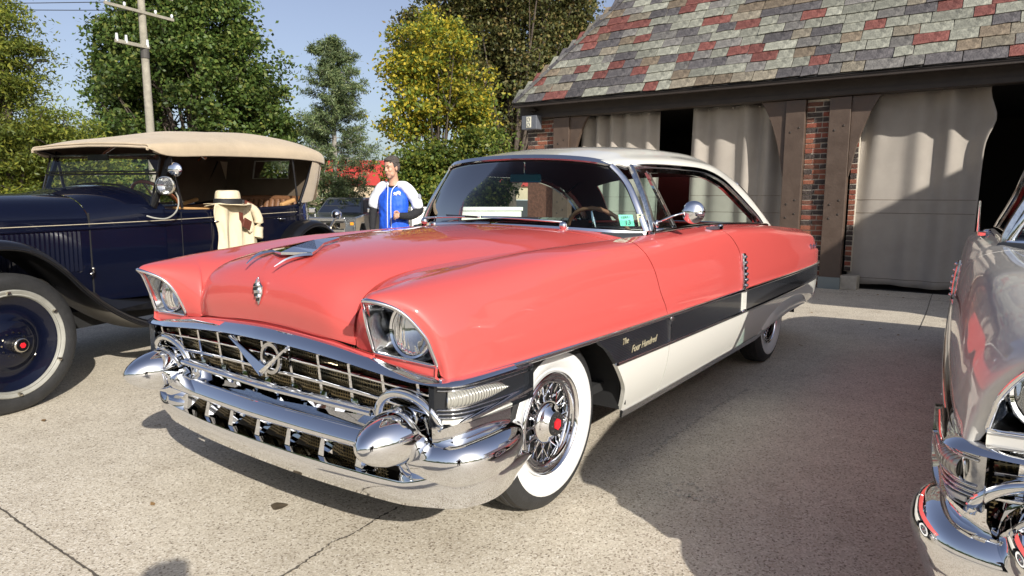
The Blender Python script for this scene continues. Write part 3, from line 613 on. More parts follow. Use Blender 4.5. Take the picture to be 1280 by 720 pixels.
    for k in range(7):
        v = (k-3)*.185; MB().add([(.72, v-.026, .442), (.72, v+.026, .442), (bu(v)-.002, v+.009, .442), (bu(v)-.002, v-.009, .442), (.72, v-.026, .366), (.72, v+.026, .366), (bu(v)+.012, v+.016, .366), (bu(v)+.012, v-.016, .366)],
               [(0, 1, 2, 3), (7, 6, 5, 4), (0, 4, 5, 1), (1, 5, 6, 2), (2, 6, 7, 3), (3, 7, 4, 0)]).build('bumper_divider', CHROME, root)
    # V and ring emblem
    vx = (.818, .030, .632)
    def blade(a, b, w0, w1, t=.006):
        a, b = Vector(a), Vector(b); dd = (b-a).normalized(); s_ = dd.cross(Vector((1, 0, 0))).normalized()
        return [a-s_*w0, a+s_*w0, b+s_*w1, b-s_*w1]
    vb = MB()
    for tip, w1, w0 in (((.818, -.175, .742), .004, .027), ((.818, .190, .742), .004, .013)):
        q = blade(vx, tip, w0, w1); vb.add([p for p in q]+[p-Vector((.012, 0, 0)) for p in q]+[(Vector(vx)+Vector((.012, 0, 0))), Vector(tip)+Vector((.006, 0, 0))], [(0, 1, 8), (1, 2, 9, 8), (3, 0, 8, 9), (2, 3, 9), (4, 7, 6, 5), (0, 4, 5, 1), (1, 5, 6, 2), (2, 6, 7, 3), (3, 7, 4, 0)])
    ve = vb.build('grille_emblem', CHROME, root)
    MB().sweep([(.808, .080+.054*math.cos(a), .686+.054*math.sin(a)) for a in np.linspace(0, 2*PI, 33)[:-1]], [(-.007, -.005), (.007, -.005), (.007, .005), (-.007, .005)], (1, 0, 0), closed=True).build('emblem_ring', CHROME2, ve, smooth=40)
    # hood crest
    cb = MB(); cz = .925; cx_ = .793
    cb.prism([(-.020, .0), (0, -.036), (.020, .0), (.022, .022), (.010, .034), (.004, .052), (-.012, .036), (-.022, .022)], 0, .006, 'x')
    cr_ = cb.build('hood_crest', CHROME2, root, bevel=.002); cr_.location = (cx_, 0, cz); cr_.scale = (1.2, 1.3, 1.25)
    for (a, b) in ((-.012, .014), (-.003, .016), (.008, .014), (.015, .008), (0, -.018), (-.008, -.004), (.006, -.006), (-.010, .026), (.003, .030), (.006, .042)):
        MB().box((.008, a, b), (.004, .0035, .0045), taper=.5).build('crest_facet', CHROME if (a > 0) else DARK, cr_)
    # hood ornament: swept wing
    oz = lambda u, v: float(HOOD.at(np.interp(-u, [-.62, -.33, 0, .3], [3, 4, 5, 6]), 0.0)[2])
    ow = MB(); z0 = lambda u: oz(u, 0)
    o_ = [(.69, .0, .004), (.665, -.075, .006), (.640, -.128, .008), (.60, -.105, .012), (.52, -.050, .018), (.41, -.012, .016), (.40, 0, .017), (.41, .012, .016), (.52, .050, .018), (.60, .105, .012), (.640, .128, .008), (.665, .075, .006)]
    nO = len(o_); topv = [(u, v, z0(u)+h+.004-.10*v*v) for u, v, h in o_]; mids = [(.635, 0, z0(.635)+.026), (.53, 0, z0(.53)+.034)]
    ow.add(topv+mids+[(u, v, z-.010) for u, v, z in topv], [(nO, i, (i+1) % nO) for i in (0, 1, 2, 10, 11)]+[(nO, 3, nO+1), (nO, nO+1, 9, 10)[0:3], (nO, 9, 10), (nO, 3, nO+1), (nO, nO+1, 9)]+[(nO+1, i, i+1) for i in range(3, 9)]+[(i, i+nO+2, (i+1) % nO+nO+2, (i+1) % nO) for i in range(nO)]+[tuple(range(2*nO+1, nO+1, -1))])
    wing = ow.build('hood_ornament', CHROME, root)
    for s in (1, -1):
        MB().sweep(curve([(.64, s*.122, z0(.64)+.004), (.69, s*.112, z0(.69)+.002), (.74, s*.100, z0(.70)-.010), (.785, s*.088, z0(.70)-.036)], 10), [(-.010, -.004), (.010, -.004), (.005, .005), (-.005, .005)], scale=[1, 1, .95, .9, .8, .7, .6, .5, .35, .2]).build('ornament_prong', CHROME, wing, smooth=50)
    # rear bumper and tail lamps
    rbm = curve([(-4.46, .86), (-4.60, .82), (-4.66, .66), (-4.70, .35), (-4.70, 0)], 24); rbm = rbm+[(a, -b) for a, b in rbm[::-1][1:]]
    MB().sweep([(a, b, .45) for a, b in rbm], [(-.02, -.07), (.03, -.06), (.04, 0), (.03, .05), (-.02, .07)]).build('rear_bumper', CHROME, root, smooth=60)
    for s in (1, -1): MB().ell((-4.57, s*.74, .86), (.035, .03, .08)).build('tail_lamp', HEXRED, root, smooth=180)
    # wheels
    mk = make_wheel(root, (0, .752, .365), 1, BLACKRUB, HEXRED)
    for loc, s in (((0, -.752, .365), -1), ((-3.226, .752, .365), 1), ((-3.226, -.752, .365), -1)): make_wheel(root, loc, s, BLACKRUB, HEXRED, first=mk)
    return root
STK = mat('green_sticker', (.16, .62, .46), .5); STK2 = mat('pale_sticker', (.55, .55, .36), .5); STKINK = mat('sticker_ink', (.02, .12, .09), .5); STKBR = mat('sticker_brown', (.42, .33, .12), .5)
CORAL = mat('coral_paint', (.565, .086, .076), .5, coat=1.0, spec=.15)
CREAM = mat('cream_white_paint', (.66, .65, .585), .5, coat=1.0, spec=.15)
SILVER = mat('silver_grey_paint', (.60, .58, .53), .40, .15, coat=1.0)
CREAM2 = mat('ivory_paint', (.66, .64, .56), .35, coat=1.0)
PARKLENS = mat('clear_parking_lens', (.42, .41, .36), .15, .35, coat=1)
_n = PARKLENS.node_tree.nodes; _l = PARKLENS.node_tree.links; _t = _n.new('ShaderNodeTexCoord'); _w = _n.new('ShaderNodeTexWave'); _w.bands_direction = 'X'; _w.inputs['Scale'].default_value = 26; _w.inputs['Distortion'].default_value = .6; _l.new(_t.outputs['Object'], _w.inputs[0])
_u = _n.new('ShaderNodeBump'); _u.inputs['Strength'].default_value = .7; _u.inputs['Distance'].default_value = .006; _l.new(_w.outputs['Fac'], _u.inputs['Height']); _l.new(_u.outputs[0], _n['Principled BSDF'].inputs['Normal'])

car = thing('parked_car', 'coral pink and white two-door hardtop car with black side band and big chrome front bumper', 'car')
hardtop(car, dict(upper=CORAL, lower=CREAM, roof=CREAM, band=BANDBLACK, strip=CREAM, ribbed=True, wheelrim=RIMTAN, stickers=True))
# left side extras of the coral car
mir = MB().tube([(-1.03, .80, 1.165), (-1.07, .87, 1.20), (-1.12, .935, 1.225)], [.006]*3, 6).build('door_mirror', CHROME, car, smooth=180)
MB().lathe([(0, .022), (.035, .018), (.056, .006), (.060, -.006), (.052, -.010), (0, -.010)], (-1.13, .965, 1.222), 'x', 28, M=Matrix.Rotation(R(25), 3, 'Z')).build('mirror_head', CHROME, mir, smooth=60)
MB().ell((-1.025, .808, 1.16), (.018, .012, .022)).build('mirror_base', CHROME, mir, smooth=180)
TXM = lambda u, v, z: Matrix.Translation((u, v, z)) @ Matrix(((-1, 0, 0), (0, 0, 1), (0, 1, 0))).to_4x4()
# script badges on the coral car's left side
stitch('The', .040, .001, 'script_badge', SCRIPTGOLD, car, TXM(-.36, Vm(-.4)+.0075, .668) @ Matrix.Rotation(R(2), 4, 'Z'), .45)
stitch('Four Hundred', .046, .001, 'script_badge', SCRIPTGOLD, car, TXM(-.555, Vm(-.58)+.0075, .624) @ Matrix.Rotation(R(2), 4, 'Z'), .45)
stitch('Packard', .075, .002, 'script_badge', CHROME, car, TXM(-4.08, .932, .882), .45)

# ================================================================= silver neighbour of the same make, right edge of the picture
car2 = thing('parked_car', 'silver grey hardtop car cut off by the right edge of the photo', 'car', (-.36, 3.13, 0), R(2.3))
hardtop(car2, dict(upper=SILVER, lower=SILVER, roof=CREAM2, band=CHROME2, strip=CREAM2, ribbed=False, wheelrim=RIMTAN))
ant_ = MB().tube([(-2.62, -.875, 1.06), (-2.61, -.88, 1.29)], [.010, .006], 8).build('aerial', CHROME, car2, smooth=60)
MB().lathe([(.03, 0), (.026, .012), (.013, .025)], (-2.62, -.875, 1.06), seg=16).build('aerial_base', CHROME, ant_, smooth=60)

# ================================================================= 1920s touring car
NAVY = mat('navy_paint', (.0010, .0022, .0105), .5, coat=.8, spec=.1, var=.15, vscale=3)
BLACKP = mat('black_enamel', (.005, .005, .006), .4, coat=.9, spec=.2)
CANVAS = mat('tan_canvas_top', (.45, .36, .245), .9, var=.10, vscale=5, bump=.35, bscale=380, sheen=.2)
CANVASIN = mat('dark_canvas_lining', (.10, .075, .05), .95, var=.15, vscale=6)
CREAMRIM = mat('cream_wheel_rim', (.27, .265, .23), .5, var=.14, vscale=12, rvar=.1)
LEATHER = mat('brown_leather', (.16, .075, .035), .45, var=.2, vscale=10, bump=.2, bscale=120)
TANWOOD = mat('tan_leather_trim', (.50, .28, .11), .5, var=.15, vscale=8)
STRIPE = mat('cream_pinstripe', (.42, .36, .26), .5)
WOOD = mat('varnished_wood', (.28, .09, .03), .25, coat=.8, var=.25, vscale=20)
WSGLASS = glass('antique_glass', (.90, .95, .93))
ac = thing('touring_car', 'antique navy blue touring car with tan folding top and black fenders', 'car', (1.056, -3.132, 0), R(16))
# --- wheels
def ant_wheel(loc, s, first=None):
    if first:
        w = inst(first[0], loc, (0, 0, 0 if s > 0 else PI), ac)
        for ch in first[1]: inst(ch, parent=w)
        return w
    L = lambda p, n=64: MB().lathe(p, axis='y', seg=n)
    w = L([(.310, .045), (.326, .058), (.365, .064), (.392, .058), (.408, .044), (.409, .038), (.417, .032), (.418, .016), (.413, .012), (.418, .008), (.4185, 0), (.418, -.008), (.413, -.012), (.418, -.016), (.417, -.032), (.40, -.052), (.365, -.062), (.310, -.045)]).build('wheel', BLACKRUB, ac, smooth=38)
    w.location = loc; w.rotation_euler = (0, 0, 0 if s > 0 else PI)
    ch = [L([(.322, .052), (.322, .061), (.316, .066), (.306, .062), (.297, .055), (.290, .058), (.285, .053), (.283, .035)]).build('rim', CREAMRIM, w, smooth=45),
          L([(.284, .040), (.270, .034), (.24, .012), (.20, .004), (.165, .012), (.14, .040), (.125, .052), (.10, .056), (.088, .062), (.0, .062)]).build('wheel_disc', NAVY, w, smooth=45),
          L([(.042, .05), (.042, .10), (.044, .104), (.044, .128), (.040, .134), (.034, .136), (.0, .137)]).build('hub_cap', NICKEL, w, smooth=40),
          L([(.0345, .1345), (.0345, .139), (.0, .139)]).build('hub_plate', BLACKP, w, smooth=30)]
    b = MB()
    for k in range(12):
        a = 2*PI*k/12; b.tube([(.072*math.cos(a), .055, .072*math.sin(a)), (.072*math.cos(a), .067, .072*math.sin(a))], .0055, 6)
    ch.append(b.build('hub_bolts', NICKEL, w, smooth=30))
    for k in range(6):
        a = 2*PI*k/6+.5; ch.append(MB().lathe([(.0, .022), (.010, .020), (.012, 0)], (.305*math.cos(a), .058, .305*math.sin(a)), 'y', 6).build('rim_lug', NICKEL, w))
    for k in range(2):
        a = 2*PI*k/6-.9; ch.append(MB().lathe([(.0, .030), (.010, .028), (.013, 0)], (.262*math.cos(a), .025, .262*math.sin(a)), 'y', 6).build('rim_lug', NICKEL, w))
    ch.append(MB().prism([(.017*math.cos(2*PI*k/6), .017*math.sin(2*PI*k/6)) for k in range(6)], .138, .142).build('hexagon_emblem', HEXRED, w))
    return w, ch
mk = ant_wheel((0, .71, .419), 1)
for loc, s in (((0, -.71, .419), -1), ((-2.95, .71, .419), 1), ((-2.95, -.71, .419), -1)): ant_wheel(loc, s, mk)
for x in (0, -2.95): MB().tube([(x, -.66, .42), (x, .66, .42)], .035, 8).build('axle', DARK, ac, smooth=60)
MB().box((-1.45, .36, .42), (1.9, .03, .06)).box((-1.45, -.36, .42), (1.9, .03, .06)).box((-1.5, 0, .43), (1.6, .33, .03)).build('chassis', DARK, ac)
# --- body lofts
def loft(name, secs, m, par=ac, smooth=50, n=30, cap=True):
    """secs: (x, [(y, z)...] half section, centre first)"""
    P = []
    net = np.array([[(x, y, z) for y, z in pts] for x, pts in secs]); S_ = Surf(net)
    h = S_.patch(0, len(secs)-1, 0, net.shape[1]-1, n, 30); P = np.concatenate([h[:, ::-1]*np.array([1, -1, 1]), h[:, 1:]], 1)
    return MB().grid(P, flip=True).build(name, m, par, smooth=smooth)
loft('bonnet', [(.34, [(0, 1.275), (.12, 1.268), (.24, 1.235), (.315, 1.16), (.335, 1.085), (.335, .85), (.33, .60)]),
              (0, [(0, 1.285), (.14, 1.278), (.28, 1.245), (.365, 1.17), (.388, 1.085), (.388, .85), (.38, .60)]),
              (-.40, [(0, 1.296), (.17, 1.290), (.325, 1.252), (.42, 1.175), (.444, 1.090), (.444, .85), (.44, .60)]),
              (-.755, [(0, 1.305), (.19, 1.298), (.365, 1.262), (.465, 1.182), (.492, 1.096), (.492, .85), (.49, .60)])], NAVY)
loft('cowl', [(-.763, [(0, 1.306), (.19, 1.299), (.365, 1.263), (.465, 1.183), (.493, 1.097), (.493, .85), (.49, .55)]),
            (-.95, [(0, 1.345), (.20, 1.335), (.40, 1.290), (.515, 1.20), (.545, 1.102), (.545, .85), (.54, .55)]),
            (-1.15, [(0, 1.372), (.22, 1.360), (.44, 1.305), (.57, 1.215), (.600, 1.112), (.600, .85), (.595, .55)]),
            (-1.30, [(0, 1.366), (.22, 1.354), (.45, 1.30), (.60, 1.212), (.632, 1.115), (.635, .85), (.63, .55)])], NAVY)
MB().prism([(-.335, .60), (-.335, 1.10), (-.24, 1.235), (0, 1.275), (.24, 1.235), (.335, 1.10), (.335, .60)], .34, .40, 'x').build('radiator_shell', NICKEL, ac, bevel=.015)
# tub: outer skin, rim and inner skin
tubx = [-1.28, -1.6, -2.0, -2.4, -2.8, -3.05, -3.22, -3.30]
tubw = [.634, .655, .668, .670, .655, .60, .47, .25]
tubz = [1.190, 1.185, 1.188, 1.198, 1.215, 1.25, 1.275, 1.285]
net = []
for x, w, z in zip(tubx, tubw, tubz): net.append([(x, w-.055, z-.015), (x, w-.03, z), (x, w-.004, z-.015), (x, w, z-.10), (x, w+.002, z-.3), (x, w-.012, z-.5), (x, w-.05, .52)])
net.append([(-3.335, 0, 1.270), (-3.35, 0, 1.285), (-3.37, 0, 1.27), (-3.38, 0, 1.19), (-3.38, 0, .99), (-3.36, 0, .79), (-3.3, 0, .52)])
TB = Surf(net); t1 = TB.patch(0, len(net)-1, 0, 6, 70, 26); tb = np.concatenate([t1, t1[::-1][1:]*np.array([1, -1, 1])]); MB().grid(tb, flip=False).build('tub', NAVY, ac, smooth=60)
ti = t1[:, 0]; inn = np.stack([ti, ti*np.array([1, .98, 1])-[0, 0, .65]]); inn = np.concatenate([inn, (inn*np.array([1, -1, 1]))[:, ::-1]], 1); MB().grid(inn).build('inner_lining', LEATHER, ac, smooth=60)
MB().box((-2.2, 0, .58), (1.05, .60, .015)).build('floor', DARK, ac)
for s in (1, -1):
    MB.SIDE = s
    # seams, stripe, handles, louvres
    def onside(u, z, off=.002):
        w = np.interp(-u, [-.34, 0, .40, .755, .95, 1.15, 1.28, 1.6, 2.0, 2.4, 2.8, 3.05], [.335, .388, .444, .493, .545, .60, .634, .655, .668, .670, .655, .60]); return (u, w+off, z)
    st = [onside(u, np.interp(-u, [-.3, .76, 1.28, 2.0, 2.6, 3.0], [1.078, 1.094, 1.108, 1.128, 1.142, 1.150]), .003) for u in np.linspace(.3, -2.98, 50)]
    MB().sweep(st, [(-.002, -.0022), (.001, -.0022), (.001, .0022), (-.002, .0022)]).build('pinstripe', STRIPE, ac)
    MB().sweep([(x, y+.006, z-.030) for x, y, z in st], [(-.008, -.010), (.002, -.008), (.004, .0), (.002, .008), (-.008, .010)]).build('belt_moulding', NAVY, ac, smooth=60)
    for u in (-.759,): MB().box(onside(u, .86, -.004), (.0035, .008, .31)).build('bonnet_seam', DARK, ac)
    for (u0, u1, b0, b1, nm) in ((-1.42, -1.71, .60, 1.165, 'front_door'), (-2.28, -2.80, .60, 1.18, 'rear_door')):
        ed = [onside(u0, b1), onside(u0, b0), onside((u0+u1)/2, b0-.0), onside(u1, b0), onside(u1, b1)]
        MB().tube(ed, .0032, 5, upv=(0, 1, 0)).build(nm+'_seam', DARK, ac)
    for u in (-1.745, -2.545):
        h = MB().tube([onside(u+.03, 1.085, .03), onside(u-.045, 1.085, .035)], [.009, .006], 8).build('door_handle', NICKEL, ac, smooth=180)
        MB().tube([onside(u, 1.085, -.005), onside(u, 1.085, .035)], .008, 8).build('handle_boss', NICKEL, h, smooth=60)
    for k in range(24):
        u = -.0-.0293*k; lb = MB()
        a, b_ = onside(u, 0, -.001), onside(u-.013, 0, -.001); zt = 1.040+.0004*k; zb = .77
        lb.add([(a[0], a[1], zt), (b_[0], b_[1]+.012, zt-.006), (b_[0]-.004, b_[1], zt), (a[0], a[1], zb), (b_[0], b_[1]+.012, zb+.006), (b_[0]-.004, b_[1], zb)], [(0, 1, 4, 3), (0, 2, 1), (3, 4, 5), (1, 2, 5, 4)])
        lv = lb.build('bonnet_louvre', NAVY, ac)
    MB().tube([onside(-.745, .765, .0), onside(-.735, .765, .05), onside(-.70, .75, .06)], .008, 6).ell(onside(-.735, .785, .04), (.012, .012, .016)).build('bonnet_catch', NICKEL, ac, smooth=180)
    # fenders
    fp = curve([(.56, .62), (.47, .86), (.30, .995), (.12, 1.035), (-.06, 1.020), (-.20, .955), (-.33, .850), (-.46, .712), (-.62, .575), (-.82, .455), (-1.02, .382), (-1.20, .352)], 60)
    pr_ = [(-.19, -.045), (-.17, -.006), (-.08, .014), (.0, .018), (.08, .012), (.125, -.008), (.138, -.040), (.134, -.046), (.12, -.014), (.0, .008), (-.17, -.016), (-.185, -.05)]
    MB().sweep([(x, .70, z-.012) for x, z in fp], pr_, (0, 0, 1)).build('front_fender', BLACKP, ac, smooth=60)
    MB().tube([(x, .838, z-.050) for x, z in fp], .007, 6).build('fender_bead', BLACKP, ac, smooth=180)
    rp = curve([(-2.36, .36), (-2.41, .55), (-2.49, .76), (-2.62, .925), (-2.80, 1.01), (-2.98, 1.015), (-3.15, .945), (-3.29, .81), (-3.38, .62)], 50)
    MB().sweep([(x, .70, z-.0+.03) for x, z in rp], pr_, (0, 0, 1)).build('rear_fender', BLACKP, ac, smooth=60)
    MB().tube([(x, .838, z-.012) for x, z in rp], .007, 6).build('fender_bead', BLACKP, ac, smooth=180)
    MB().box((-1.78, .70, .345), (.62, .135, .012)).build('running_board', BLACKP, ac)
    MB().box((-1.78, .70, .359), (.60, .12, .003)).build('running_board_mat', NICKEL, ac)
    MB().add([(.25, .40, .62), (.25, .53, .80), (-.35, .55, .76), (-.75, .56, .47), (-2.4, .57, .36), (-2.4, .56, .56), (-.8, .49, .60)], [(0, 1, 2, 6), (2, 3, 6), (3, 4, 5, 6)]).build('splash_apron', BLACKP, ac)
    # headlamp
    hb = MB().lathe([(0, -.11), (.05, -.10), (.09, -.06), (.115, 0), (.12, .01), (.115, .02)], (.46, .36, .95), 'x', 24).build('headlamp', BLACKP, ac, smooth=60)
    MB().lathe([(0, .03), (.06, .025), (.11, .01)], (.46, .36, .95), 'x', 24).build('lens', LENS, hb, smooth=60)
    MB().tube([(.42, .36, .85), (.40, .36, .55)], .02, 8).build('lamp_post', BLACKP, hb, smooth=60)
    # windscreen stanchion
    MB().sweep([(-1.215, .595, 1.20), (-1.255, .60, 1.30), (-1.345, .60, 1.50), (-1.40, .60, 1.64)], [(-.012, -.016), (.012, -.016), (.012, .016), (-.012, .016)], (1, 0, 0)).build('windscreen_post', BLACKP, ac)
    # hood irons
    for a, b_, r in (((-2.88, .625, 1.22), (-2.84, .61, 1.665), .010), ((-2.90, .63, 1.23), (-3.17, .61, 1.655), .015), ((-1.46, .62, 1.20), (-1.385, .60, 1.62), .012), ((-1.36, .60, 1.62), (-1.22, .60, 1.655), .010)):
        MB().tube([a, b_], r, 8).build('hood_iron', BLACKP, ac, smooth=60)
    MB().ell((-2.89, .64, 1.225), (.03, .02, .025)).build('iron_pivot', BLACKP, ac, smooth=180)
MB.SIDE = 1
# windscreen: two panes in black frames following the cowl
def wf(y, z0, z1): return [(-1.205-.28*(z0-1.20), y, z0), (-1.205-.28*(z1-1.20), y, z1)]
X = lambda z: -1.205-.28*(z-1.2)
cw = [(y, float(np.interp(abs(y), [0, .22, .44, .57, .60], [1.386, 1.372, 1.315, 1.235, 1.20]))) for y in np.linspace(-.585, .585, 25)]
f1 = MB().sweep([(X(z)+.01, y, z) for y, z in cw]+[(X(1.455), .585, 1.455), (X(1.455), -.585, 1.455)], [(-.008, -.009), (.008, -.009), (.008, .009), (-.008, .009)], (1, 0, 0), closed=True).build('windscreen_lower_frame', BLACKP, ac)
MB().add([(X(z)+.01, y, z) for y, z in cw]+[(X(1.455), .585, 1.455), (X(1.455), -.585, 1.455)], [tuple(range(27))]).build('pane', WSGLASS, f1)
f2 = MB().sweep([(X(1.475), -.585, 1.475), (X(1.475), .585, 1.475), (X(1.605), .585, 1.605), (X(1.605), -.585, 1.605)], [(-.006, -.008), (.006, -.008), (.006, .008), (-.006, .008)], (1, 0, 0), closed=True).build('windscreen_upper_frame', BLACKP, ac)
MB().add([(X(1.475), -.585, 1.475), (X(1.475), .585, 1.475), (X(1.605), .585, 1.605), (X(1.605), -.585, 1.605)], [(0, 1, 2, 3)]).build('pane', WSGLASS, f2)
MB().box((-1.31, -.05, 1.585), (.004, .11, .022)).build('sun_visor_strip', BLACKP, ac)
# the top
def topnet():
    xs = [-1.19, -1.36, -1.80, -2.40, -2.90, -3.22, -3.37]
    zc = [1.675, 1.730, 1.812, 1.868, 1.882, 1.862, 1.80]; ze = [1.655, 1.665, 1.690, 1.712, 1.722, 1.715, 1.700]; ww = [.60, .635, .645, .645, .64, .62, .585]
    N = []
    for x, a, b, w in zip(xs, zc, ze, ww):
        k_ = .25 if x > -1.25 else 1; N.append([(x, 0, a), (x, .22, a-.012*k_), (x, w*.62, b+(a-b)*.70), (x, w*.88, b+(a-b)*.34), (x, w*.97, b+.012*k_), (x, w, b-.025*k_), (x, w, b-.075*k_)])
    N.append([(-3.41, 0, 1.69), (-3.41, .2, 1.688), (-3.405, .36, 1.685), (-3.395, .50, 1.675), (-3.385, .545, 1.66), (-3.38, .56, 1.645), (-3.38, .56, 1.63)])
    return N
TN = Surf(topnet()); P = TN.patch(0, 7, 0, 6, 60, 34)
MB().tube([tuple(q+np.array([0, 0, .004])) for q in TN.at(np.linspace(.1, 6.4, 60), np.full(60, 2.2))], .0035, 4).build('top_seam', CANVASIN, ac)
for sx in (1.6, 3.6): MB().tube([tuple(q+np.array([0, 0, .003])) for q in TN.at(np.full(40, sx), np.linspace(0, 5.9, 40))], .003, 4).build('top_seam', CANVASIN, ac)
k = np.arange(34)[None, :]; P[:, :, 2] += .004*np.sin(P[:, :, 0]*9+P[:, :, 1]*3)*(P[:, :, 1] < .55)
P = np.concatenate([P[:, ::-1]*np.array([1, -1, 1]), P[:, 1:]], 1); tp_ = MB().grid(P, flip=True).build('folding_top', CANVAS, ac, smooth=60)
b = tp_.modifiers.new('sol', 'SOLIDIFY'); b.thickness = .012; b.offset = -1
fv = [tuple(p+np.array([.004, 0, -.012])) for p in P[0]]; MB().tube(fv, .010, 8).build('top_front_roll', CANVAS, tp_, smooth=180)
PI_ = P[2:-1, 2:-2]-np.array([0, 0, .02]); MB().grid(PI_).build('top_lining', CANVASIN, ac, smooth=180)
for x, z in ((-1.75, 1.80), (-2.35, 1.86), (-2.9, 1.86)):
    MB().tube([(x, y, z-.045-.16*(abs(y)/.6)**3) for y in np.linspace(-.6, .6, 13)], .013, 6).build('top_bow', WOOD, ac, smooth=60)
# rear curtain with window, side quarters
def rc(y, f): w = .56+.06*f; return (-3.375+.10*f+.05*(abs(y)/.55)**3, y, 1.68-.43*f)
RW = (-.27, .18, 1.48, 1.665)
def rcz(y, z): f = (1.68-z)/.43; return rc(y, f)
ys = [-.60, -.45, RW[0], RW[0]+.11, RW[0]+.22, RW[0]+.33, RW[1], .4, .60]; zs_ = [1.69, RW[3], 1.60, 1.53, RW[2], 1.36, 1.26]
b = MB()
for i in range(len(ys)-1):
    for j in range(len(zs_)-1):
        if RW[0]-.001 <= ys[i] < RW[1]-.001 and RW[2]-.001 < zs_[j+1]+.001 and zs_[j] <= RW[3]+.001: continue
        b.add([rcz(ys[i], zs_[j]), rcz(ys[i+1], zs_[j]), rcz(ys[i+1], zs_[j+1]), rcz(ys[i], zs_[j+1])], [(0, 1, 2, 3)])
b.build('rear_curtain', CANVASIN, ac)
fw = [rcz(y, z) for y, z in ((RW[0], RW[3]), ((RW[0]+RW[1])/2, RW[3]+.002), (RW[1], RW[3]), (RW[1]+.002, 1.56), (RW[1], RW[2]), ((RW[0]+RW[1])/2, RW[2]-.002), (RW[0], RW[2]), (RW[0]-.002, 1.56))]
fw = [(x+.006, y, z) for x, y, z in fw]
wf_ = MB().sweep(fw, [(-.004, -.010), (.004, -.010), (.004, .010), (-.004, .010)], (1, 0, 0), closed=True).build('rear_light_frame', CREAMRIM, ac)
MB().add([fw[0], fw[2], fw[4], fw[6]], [(0, 1, 2, 3)]).build('pane', WSGLASS, wf_)
for MB.SIDE in (1, -1):
    q = MB(); A = [(-2.93, .625, 1.225), (-3.16, .575, 1.245), (-3.30, .52, 1.27)]; Bq = [(-3.14, .628, 1.66), (-3.26, .61, 1.66), (-3.385, .56, 1.66)]
    q.grid(np.array([curve(A, 8), [tuple((np.array(a)+np.array(c_))/2+[0, .012, 0]) for a, c_ in zip(curve(A, 8), curve(Bq, 8))], curve(Bq, 8)])).build('quarter_curtain', CANVAS, ac, smooth=60)
    if MB.SIDE < 0:
        MB().add([(-2.93, .61, 1.22), (-2.55, .61, 1.25), (-2.25, .60, 1.68), (-3.2, .60, 1.68), (-3.3, .55, 1.25)], [(0, 1, 2, 3), (0, 3, 4)]).build('side_curtain', CANVASIN, ac)
MB.SIDE = 1
# seats: pleated rear back, front bench
def seat(name, x, z0, z1, w):
    s_ = MB().prism([(x+.45, .60), (x+.48, .88), (x+.02, .90), (x-.02, .60)], -w, w).build(name, LEATHER, ac, bevel=.03)
    b = MB(); n = 16
    for k in range(n):
        y = -w+2*w*(k+.5)/n; b.tube([(x-.02, y, z0), (x-.06, y, (z0+z1)/2), (x-.10, y, z1-.03), (x-.14, y, z1-.02)], w/n*1.02, 8)
    b.build('seat_back', LEATHER, s_, smooth=60)
    MB().tube([(x-.11, y, z1-.02+.01*math.cos(y*3)) for y in np.linspace(-w, w, 12)], .035, 8).build('seat_roll', LEATHER, s_, smooth=60)
seat('rear_seat', -2.98, .88, 1.28, .54); seat('front_seat', -1.98, .88, 1.16, .56)
for s in (1, -1): MB().box((-2.76, .60*s, 1.235), (.10, .022, .018), M=Matrix.Rotation(R(14), 3, 'Y')).build('arm_rest', TANWOOD, ac, bevel=.01)
MB().box((-1.62, .56, 1.19), (.17, .035, .010), M=Matrix.Rotation(R(-2), 3, 'Y')).build('door_cap', TANWOOD, ac, bevel=.008)
# steering wheel
cx = Vector((-1.50, .33, 1.235)); MW = Matrix.Rotation(R(-50), 3, 'Y')
sw = MB().tube([tuple(MW @ Vector((.215*math.cos(a), .215*math.sin(a), 0))+cx) for a in np.linspace(0, 2*PI, 41)[:-1]], .014, 8, closed=True, upv=tuple(MW @ Vector((0, 0, 1)))).build('steering_wheel', WOOD, ac, smooth=60)
for a in (0, PI/2, PI, 1.5*PI): MB().tube([tuple(cx), tuple(MW @ Vector((.21*math.cos(a), .21*math.sin(a), 0))+cx)], .007, 6).build('steering_spoke', NICKEL, sw, smooth=60)
MB().tube([tuple(cx), (-1.15, .33, .95)], .018, 8).build('steering_column', BLACKP, sw, smooth=60)
# spot lamp with curved handle and round mirror on the near post
ML = Matrix.Rotation(R(22), 3, 'Z')
sl = MB().lathe([(0, -.085), (.03, -.080), (.055, -.055), (.068, -.015), (.072, .0), (.070, .012), (.062, .014)], (-1.235, .70, 1.365), 'x', 28, M=ML).build('spot_lamp', NICKEL, ac, smooth=60)
MB().lathe([(.0, .022), (.03, .020), (.062, .008)], (-1.235, .70, 1.365), 'x', 28, M=ML).build('lens', LENS, sl, smooth=60)
MB().lathe([(0, -.05), (.04, -.03), (.06, .005)], (-1.235, .70, 1.365), 'x', 28, M=ML).build('reflector', CHROME, sl, smooth=60)
MB().tube([(-1.27, .64, 1.365), (-1.25, .70, 1.365)], .012, 8).build('lamp_bracket', BLACKP, sl, smooth=60)
arcp = curve([(-1.10, .645, 1.145), (-1.14, .68, 1.128), (-1.21, .71, 1.122), (-1.28, .72, 1.155), (-1.325, .72, 1.215), (-1.335, .71, 1.285), (-1.31, .70, 1.335)], 26)
MB().tube(arcp, .006, 8).build('lamp_conduit', CREAMRIM, sl, smooth=60)
rm = MB().lathe([(0, .018), (.03, .015), (.050, .006), (.054, 0), (.050, -.006), (0, -.008)], (-1.33, .70, 1.487), 'x', 26, M=ML).build('door_mirror', CHROME, ac, smooth=60)
MB().tube([(-1.34, .60, 1.50), (-1.33, .70, 1.487)], .007, 6).build('mirror_arm', NICKEL, rm, smooth=60)
